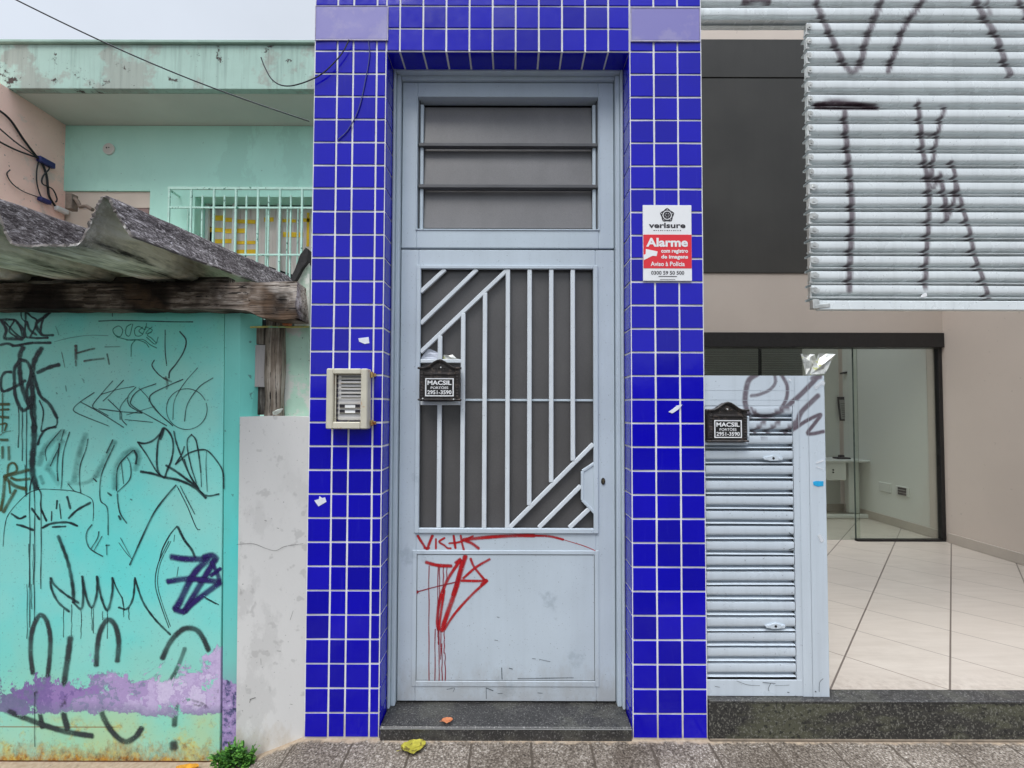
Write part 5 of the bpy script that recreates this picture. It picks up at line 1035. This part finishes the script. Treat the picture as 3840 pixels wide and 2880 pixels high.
a, c = P(*QN(215, 318), Yc), P(*QN(315, 296), Yc); b = MB(); b.bar((a.x, a.z), (c.x, c.z), .02, Yc-.05, Yc, .002); solo(b, 'wall_bracket', M_ink, 'dark slim bracket on the shop back wall above the clipboard', 'bracket')
def onside(x, y, gap=.006): d = ray(x, y); t_ = (XW-gap)/d.x; return ORG+d*t_
for q, lab, dark in (((552, 1160), 'blank white wall plate, the one nearer the desk', 0), ((683, 1190), 'white double socket with dark openings, to the right of the blank plate', 1)):
    p = onside(*QN(*q)); r = thing('wall_socket', (XW-.006, p.y, p.z), lab, 'socket', 'sockets on the shop side wall'); b = MB(); b.box(XW-.016, XW-.0042, p.y-.075, p.y+.075, p.z-.05, p.z+.05, .003); b.build('cover_plate', mk('socket_white', (.62, .62, .58, 1), .5), r)
    if dark:
        b = MB(); [b.box(XW-.0185, XW-.0155, p.y-.05, p.y+.05, p.z+o_-.012, p.z+o_+.012, .001) for o_ in (.028, 0, -.028)]; b.build('socket_opening', M_ink, r)
# granite step
stp = thing('granite_step', (2.4, .05, ZP), 'speckled dark granite step under the shop shutter and wicket gate', 'step')
b = MB(); b.box(XR+.004, 4.6, -.006, .0665, -.1, ZS-.0125, .002); b.build('step_face', M_granite2, stp)
b = MB(); b.box(XR+.004, 4.6, -.0085, .0675, ZS-.0118, ZS+.0005, .003); b.build('step_tread', M_granite, stp)
b = MB(); b.box(XR+.003, 4.6, -.013, -.0055, -.02, .006, .003); b.build('mortar_lip', mk('mortar', S(120, 108, 94), .9, var=.2, vs=30), stp)
# ------------------------------------------------------------------ rolling shutter
def slat_profile(y, h, d):
    """one slat, top to bottom: flat face, throat curving in, rolled lip"""
    return [(y, 0), (y-.001, -.10*h), (y-.001, -.40*h), (y+.0005, -.50*h), (y+.14*d, -.545*h), (y+.7*d, -.575*h), (y+1.35*d, -.60*h), (y+1.4*d, -.73*h), (y+.12*d, -.765*h), (y-.04*d, -.80*h), (y+.06*d, -.84*h), (y+1.*d, -.845*h), (y+2.2*d, -.86*h), (y+2.2*d, -.985*h), (y+.9*d, -.995*h)]
YSh = .02
def slat_strip(x0, x1, ztop, hs, d, step):
    nx = max(2, int((x1-x0)/step)); pr = []; kk = len(slat_profile(0, 1, 1)); ph = [(random.uniform(0, 6.3), random.uniform(3, 9), random.uniform(0, 6.3), random.gauss(0, .0009), random.gauss(0, .002)) for _ in hs]
    z = ztop
    for h in hs: pr += [(y_, z+dz_) for y_, dz_ in slat_profile(YSh, h, d)]; z -= h
    b = MB(); n = len(pr)
    def pos(u_, v_):
        i = int(round(v_*(n-1))); x = x0+(x1-x0)*u_; q = ph[i//kk]
        return (x, pr[i][0]+.0007*math.sin(x*q[1]+q[0])+.0004*math.sin(x*31+q[2]), pr[i][1]+q[3]+q[4]*(u_-.5)*.6+.0006*math.sin(x*q[1]*.7+q[2]))
    b.grid(pos, nx, n-1); return b
SH = .0648
zref = Z(*Q20(1200, 242), YSh)     # dark gap line
zbot = Z(*Q21(1500, 290), YSh)
nsl = round((zref-zbot)/SH); SH = (zref-zbot)/nsl
xs0 = X(1746, 300, YSh)+.002; xe = 4.4
zgap = zref+SH                    # cut-out top edge
paintS = [(Q20, [(870, 0), (880, 60), (960, 230), (1040, 400), (1090, 460), (1150, 420), (1190, 260), (1290, 0)], 16, .8), (Q20, [(1560, 0), (1440, 170), (1390, 300), (1330, 460)], 14, .85), (Q20, [(400, 5), (490, -5), (560, 5)], 14, .9), (Q20, [(1900, 0), (1960, 120), (2040, 250), (2090, 400), (2125, 478)], 17, .8), (Q20, [(2180, 0), (2240, 120)], 14, .8), (Q20, [(1970, -20), (1990, 90)], 10, .6),
    (Q20, [(870, 682), (1000, 668), (1255, 690)], 15, .95), (Q20, [(880, 700), (1260, 706)], 8, .9), (Q20, [(1050, 730), (1060, 900), (1080, 1100), (1095, 1300), (1095, 1500), (1085, 1660), (1078, 1880)], 15, .85), (Q20, [(1530, 670), (1540, 800), (1560, 1000), (1590, 1200), (1595, 1400), (1580, 1660), (1570, 1870)], 13, .85), (Q20, [(1700, 690), (1660, 830), (1620, 1050), (1610, 1170)], 11, .85), (Q20, [(1560, 860), (1600, 880), (1640, 860)], 5, .85), (Q20, [(1595, 1200), (1630, 1210), (1650, 1160)], 12, .85),
    (Q20, [(1670, 1140), (1700, 1300), (1710, 1425)], 13, .85), (Q20, [(1745, 1050), (1770, 1180), (1750, 1320), (1710, 1430)], 11, .85), (Q20, [(1770, 1180), (1810, 1330), (1860, 1500), (1890, 1650), (1915, 1720), (1985, 1930)], 12, .85), (Q20, [(1610, 1240), (1600, 1320)], 9, .8)]
def painted(b, strokes, mat, name, parent, smooth=True):
    b.at = list(paint_field([(v[0], v[2]) for v in b.v], strokes, YSh)); return b.build(name, mat, parent, smooth, 30)
shut = thing('rolling_shutter', (2.6, YSh, zbot), 'half raised light grey metal roller shutter with dark sprayed letters', 'shutter')
hs = [SH]*(nsl+1)
painted(slat_strip(xs0, xe, zgap, hs, .019, .007), paintS, M_slat, 'slat_curtain', shut)
painted(slat_strip(XR+.006, xe, zgap+6*SH, [SH]*6, .019, .012), paintS, M_slat, 'slat_curtain', shut)
b = MB(); zb_ = Z(*Q21(1500, 352), YSh); b.box(xs0+.03, xe, YSh-.006, YSh+.02, zb_, zbot-.001, .003); b.build('bottom_bar', M_slat, shut, True)
b = MB(); b.box(xs0+.002, xs0+.03, YSh-.008, YSh+.016, zb_+.004, zbot+.003, .002); b.bar((xs0+.01, zb_+.012), (xs0+.075, zb_+.02), .016, YSh-.0095, YSh-.0062, .001); b.build('bar_end_cap', M_galv, shut, True)
for k in range(nsl+1):
    z = zgap-k*SH; low_ = k > 10
    b = MB(); x = xs0; w_ = .034 if low_ else .018
    j = random.uniform(-.002, .002)
    b.prism([(x-.004, z-.010), (x+w_*.5, z-.007+j), (x+w_, z-.018), (x+w_*.9, z-.030), (x+w_*.4, z-.036+j), (x-.003, z-.03)], YSh-.006, YSh-.0018)
    b.prism([(x+w_*.3, z-.015), (x+w_*.7, z-.018), (x+w_*.6, z-.026), (x+w_*.25, z-.025)], YSh-.0085, YSh-.0055)
    b.box(x-.006, x-.0005, YSh-.004, YSh+.014, z-.055, z-.006, .001)
    b.prism([(x-.010, z-.046+j), (x+.008, z-.049), (x+.010, z-.053), (x-.008, z-.056)], YSh-.003, YSh+.002)
    o = b.build('slat_end_clip', M_galv, shut)
s = Strokes(Q21, YSh-.0015); 
p = P(*Q21(1560, 255), YSh-.004); b = MB(); b.prism([(p.x-.012, p.z-.008), (p.x+.004, p.z-.010), (p.x+.016, p.z-.002), (p.x+.013, p.z+.012), (p.x-.002, p.z+.006)], YSh-.005, YSh-.0015); b.build('paper_scrap', M_white, shut)
# ------------------------------------------------------------------ wicket gate
wk = thing('wicket_gate', (1.1, YSh, ZS), 'low light grey slatted wicket gate with letterbox standing on the granite step', 'wicket gate')
gx0, gx1 = XR+.006, X(1784.5, 1150, YSh); gz1 = Z(1650, 811, YSh); gz0 = ZS+.0012
ix1 = X(*Q22(727, 600), YSh); iz1 = Z(*QS(1000, 1040), YSh); iz0 = Z(*Q22(450, 1083), YSh); ix0 = gx0+.004
PW = [(QS, [(880, 600), (770, 680), (725, 830), (715, 1000), (760, 1150), (790, 1180)], 13, .85), (QS, [(1120, 600), (1130, 720), (1050, 820), (900, 885), (800, 900)], 8, .75), (QS, [(1210, 600), (1290, 750), (1292, 900), (1240, 1030), (1130, 1150), (1000, 1190), (880, 1160), (800, 1080)], 9, .85), (QS, [(1750, 600), (1600, 760), (1450, 910), (1240, 1090), (1120, 1170)], 12, .85), (QS, [(1715, 900), (1600, 1010), (1480, 1140), (1420, 1300), (1350, 1380)], 12, .85),
    (QS, [(980, 1250), (850, 1400)], 10, .8), (QS, [(1180, 1250), (1030, 1410)], 10, .8), (QS, [(1410, 1260), (1270, 1410)], 10, .8), (QS, [(1400, 1355), (1560, 1245), (1750, 1160), (1680, 1270), (1575, 1410), (1640, 1425), (1790, 1395)], 9, .9), (QS, [(940, 1490), (1020, 1495)], 7, .7), (QS, [(1180, 1500), (1270, 1500)], 8, .7), (QS, [(1640, 660), (1740, 640)], 12, .8)]
def gface(b, x0, x1, z0, z1, y, st=.004):
    nx, nz = max(1, int((x1-x0)/st)), max(1, int((z1-z0)/st)); b.grid(lambda u_, v_: (x0+(x1-x0)*u_, y, z0+(z1-z0)*v_), nx, nz)
b = MB(); zl = [gz1, Z(*QS(800, 830), YSh), Z(*QS(800, 962), YSh), iz1]
for z1_, z0_ in zip(zl, zl[1:]): gface(b, gx0, ix1+.012, z0_+.001, z1_-.001, YSh-.001)
xq = [ix1, X(*Q22(770, 600), YSh), X(*Q22(832, 600), YSh), gx1]
gface(b, xq[0]+.003, xq[1]-.001, gz0+.03, iz1-.0005, YSh-.0005); gface(b, xq[1]+.001, xq[2]-.0006, gz0, zl[2], YSh-.002); gface(b, xq[2]+.0006, xq[3], gz0, gz1, YSh-.003); gface(b, ix1+.0125, xq[2]-.001, zl[2]+.001, gz1-.001, YSh-.0022)
painted(b, PW, M_wslat, 'frame_face', wk, False)
b = MB(); b.box(gx0, gx1-.0005, YSh+.050, YSh+.062, gz0, gz1-.001); b.box(ix1+.004, gx1-.0004, YSh-.0004, YSh+.0115, gz0+.001, gz1-.001); b.box(gx0, ix1+.003, YSh-.0003, YSh+.0115, iz1+.0, gz1-.0015); b.box(gx0, xq[1]-.001, YSh-.001, YSh+.0115, gz0, iz0-.002, .002); b.box(gx1-.0003, gx1+.001, YSh-.003, YSh+.062, gz0, gz1); b.build('frame', M_wslat, wk)
b = MB(); b.box(gx0, ix1+.0035, YSh+.0006, YSh+.0118, iz0-.002, iz0+.001); b.build('inner_gap', M_gap, wk)
nsw = round((iz1-iz0)/.0655); hw = (iz1-iz0)/nsw
painted(slat_strip(ix0, ix1, iz1-.002, [hw]*nsw, .021, .004), PW, M_wslat, 'slat_panel', wk)
for q in ((585, 1310-959*0), ):
    pass
for (px, py) in ((1474.7+585/3, 553+1310/3), (1474.7+600/3, 1106+738/3)):
    p = P(px, py, YSh-.002); b = MB(); b.prism([(p.x-.044, p.z+.003), (p.x-.016, p.z+.009), (p.x, p.z+.013), (p.x+.016, p.z+.009), (p.x+.042, p.z+.002), (p.x+.038, p.z-.008), (p.x+.012, p.z-.010), (p.x-.012, p.z-.011), (p.x-.040, p.z-.006)], YSh-.006, YSh-.0005); lp = b.build('lock_plate', M_wslat, wk)
    for ox in (-.027, .027): b = MB(); b.prism([(p.x+ox+.0052*math.cos(t_), p.z-.001+.0052*math.sin(t_)) for t_ in np.linspace(0, 6.28, 9)[:-1]], YSh-.0078, YSh-.005); b.build('rivet', M_wslat, lp)
    b = MB(); b.prism([(p.x+.0055*math.cos(t_), p.z+.0055*math.sin(t_)) for t_ in np.linspace(0, 6.28, 11)[:-1]], YSh-.0068, YSh-.005); b.build('keyhole', M_black, lp)
s = Strokes(Q22, YSh-.0032)
for pts, w_ in (([(520, 1105), (600, 1112)], 1.6), ([(570, 1110), (555, 1145), (560, 1160)], 1.2), ([(350, 1095), (420, 1120), (500, 1125)], .9), ([(600, 1125), (690, 1122)], .9), ([(885, 1165), (888, 1105), (910, 1080)], 1.), ([(680, 1168), (690, 1170)], 2), ([(210, 1130), (240, 1135)], 1.2), ([(860, 1162), (864, 1166)], 2.4), ([(690, 135), (720, 160)], 2.2), ([(690, 245), (720, 235)], 2)): s.add(pts, w_, .85); s.flush('scratch', G_blk, wk)
s = Strokes(Q21, YSh-.0036); M_scuff = paint_mat('white_scuff', (.75, .76, .78, 1), .2, .5, 50, .5)
for pts, w_, c_ in (([(860, 855), (900, 820), (915, 830)], 9, Q21), ([(870, 1340), (910, 1325)], 4, Q21), ([(868, 1365), (905, 1380)], 2, Q21), ([(885, 150), (905, 190)], 8, Q22), ([(690, 800), (700, 805)], 4, Q21)): s.add(pts, w_, .8, chart=c_); s.flush('scuff', M_scuff, wk)
mb_r = rect(QS, 180, 990, 770, 1540, YSh-.03)
mailbox(QS, mb_r, YSh-.006, 'dark cast letterbox with white lettering on the grey slatted wicket gate', [(465, 1085)])
b = MB(); a = rect(QS, 735, 1180, 775, 1470, YSh-.01); b.box(a[0], a[1], YSh-.012, YSh-.001, a[2], a[3], .002); b.box(mb_r[0], mb_r[1]+.004, YSh-.014, YSh-.001, mb_r[2]-.014, mb_r[2]-.002, .002); b.build('letterbox_surround', M_wslat, wk, True)
a = rect(ID, 1756.5, 1039, 1779, 1051, YSh-.004); b = MB(); b.prism([(a[0], a[3]-.003), (a[0]+.012, a[3]), (a[1], a[3]-.001), (a[1]-.001, a[2]+.003), (a[0]+.02, a[2]), (a[0]+.002, a[2]+.006)], YSh-.0046, YSh-.0028); solo(b, 'blue_sticker', M_bsky, 'small bright blue sticker on the wicket gate post', 'sticker')
crumple(QS, [(1475, 325), (1510, 322), (1560, 335), (1620, 322), (1675, 330), (1705, 400), (1680, 480), (1620, 612), (1550, 612), (1510, 440)], .045, M_foil, 'silver_wrapper', 'torn silver wrapper stuck on the gate top, the left one of the pair', 'wrapper', .008)
crumple(QS, [(1740, 312), (1850, 316), (1955, 325), (1920, 410), (1870, 510), (1825, 590), (1760, 600), (1610, 608), (1650, 500), (1700, 400)], .028, M_foil, 'silver_wrapper', 'yellowish crumpled silver wrapper leaning out from the gate top, the right one of the pair', 'wrapper', .010)
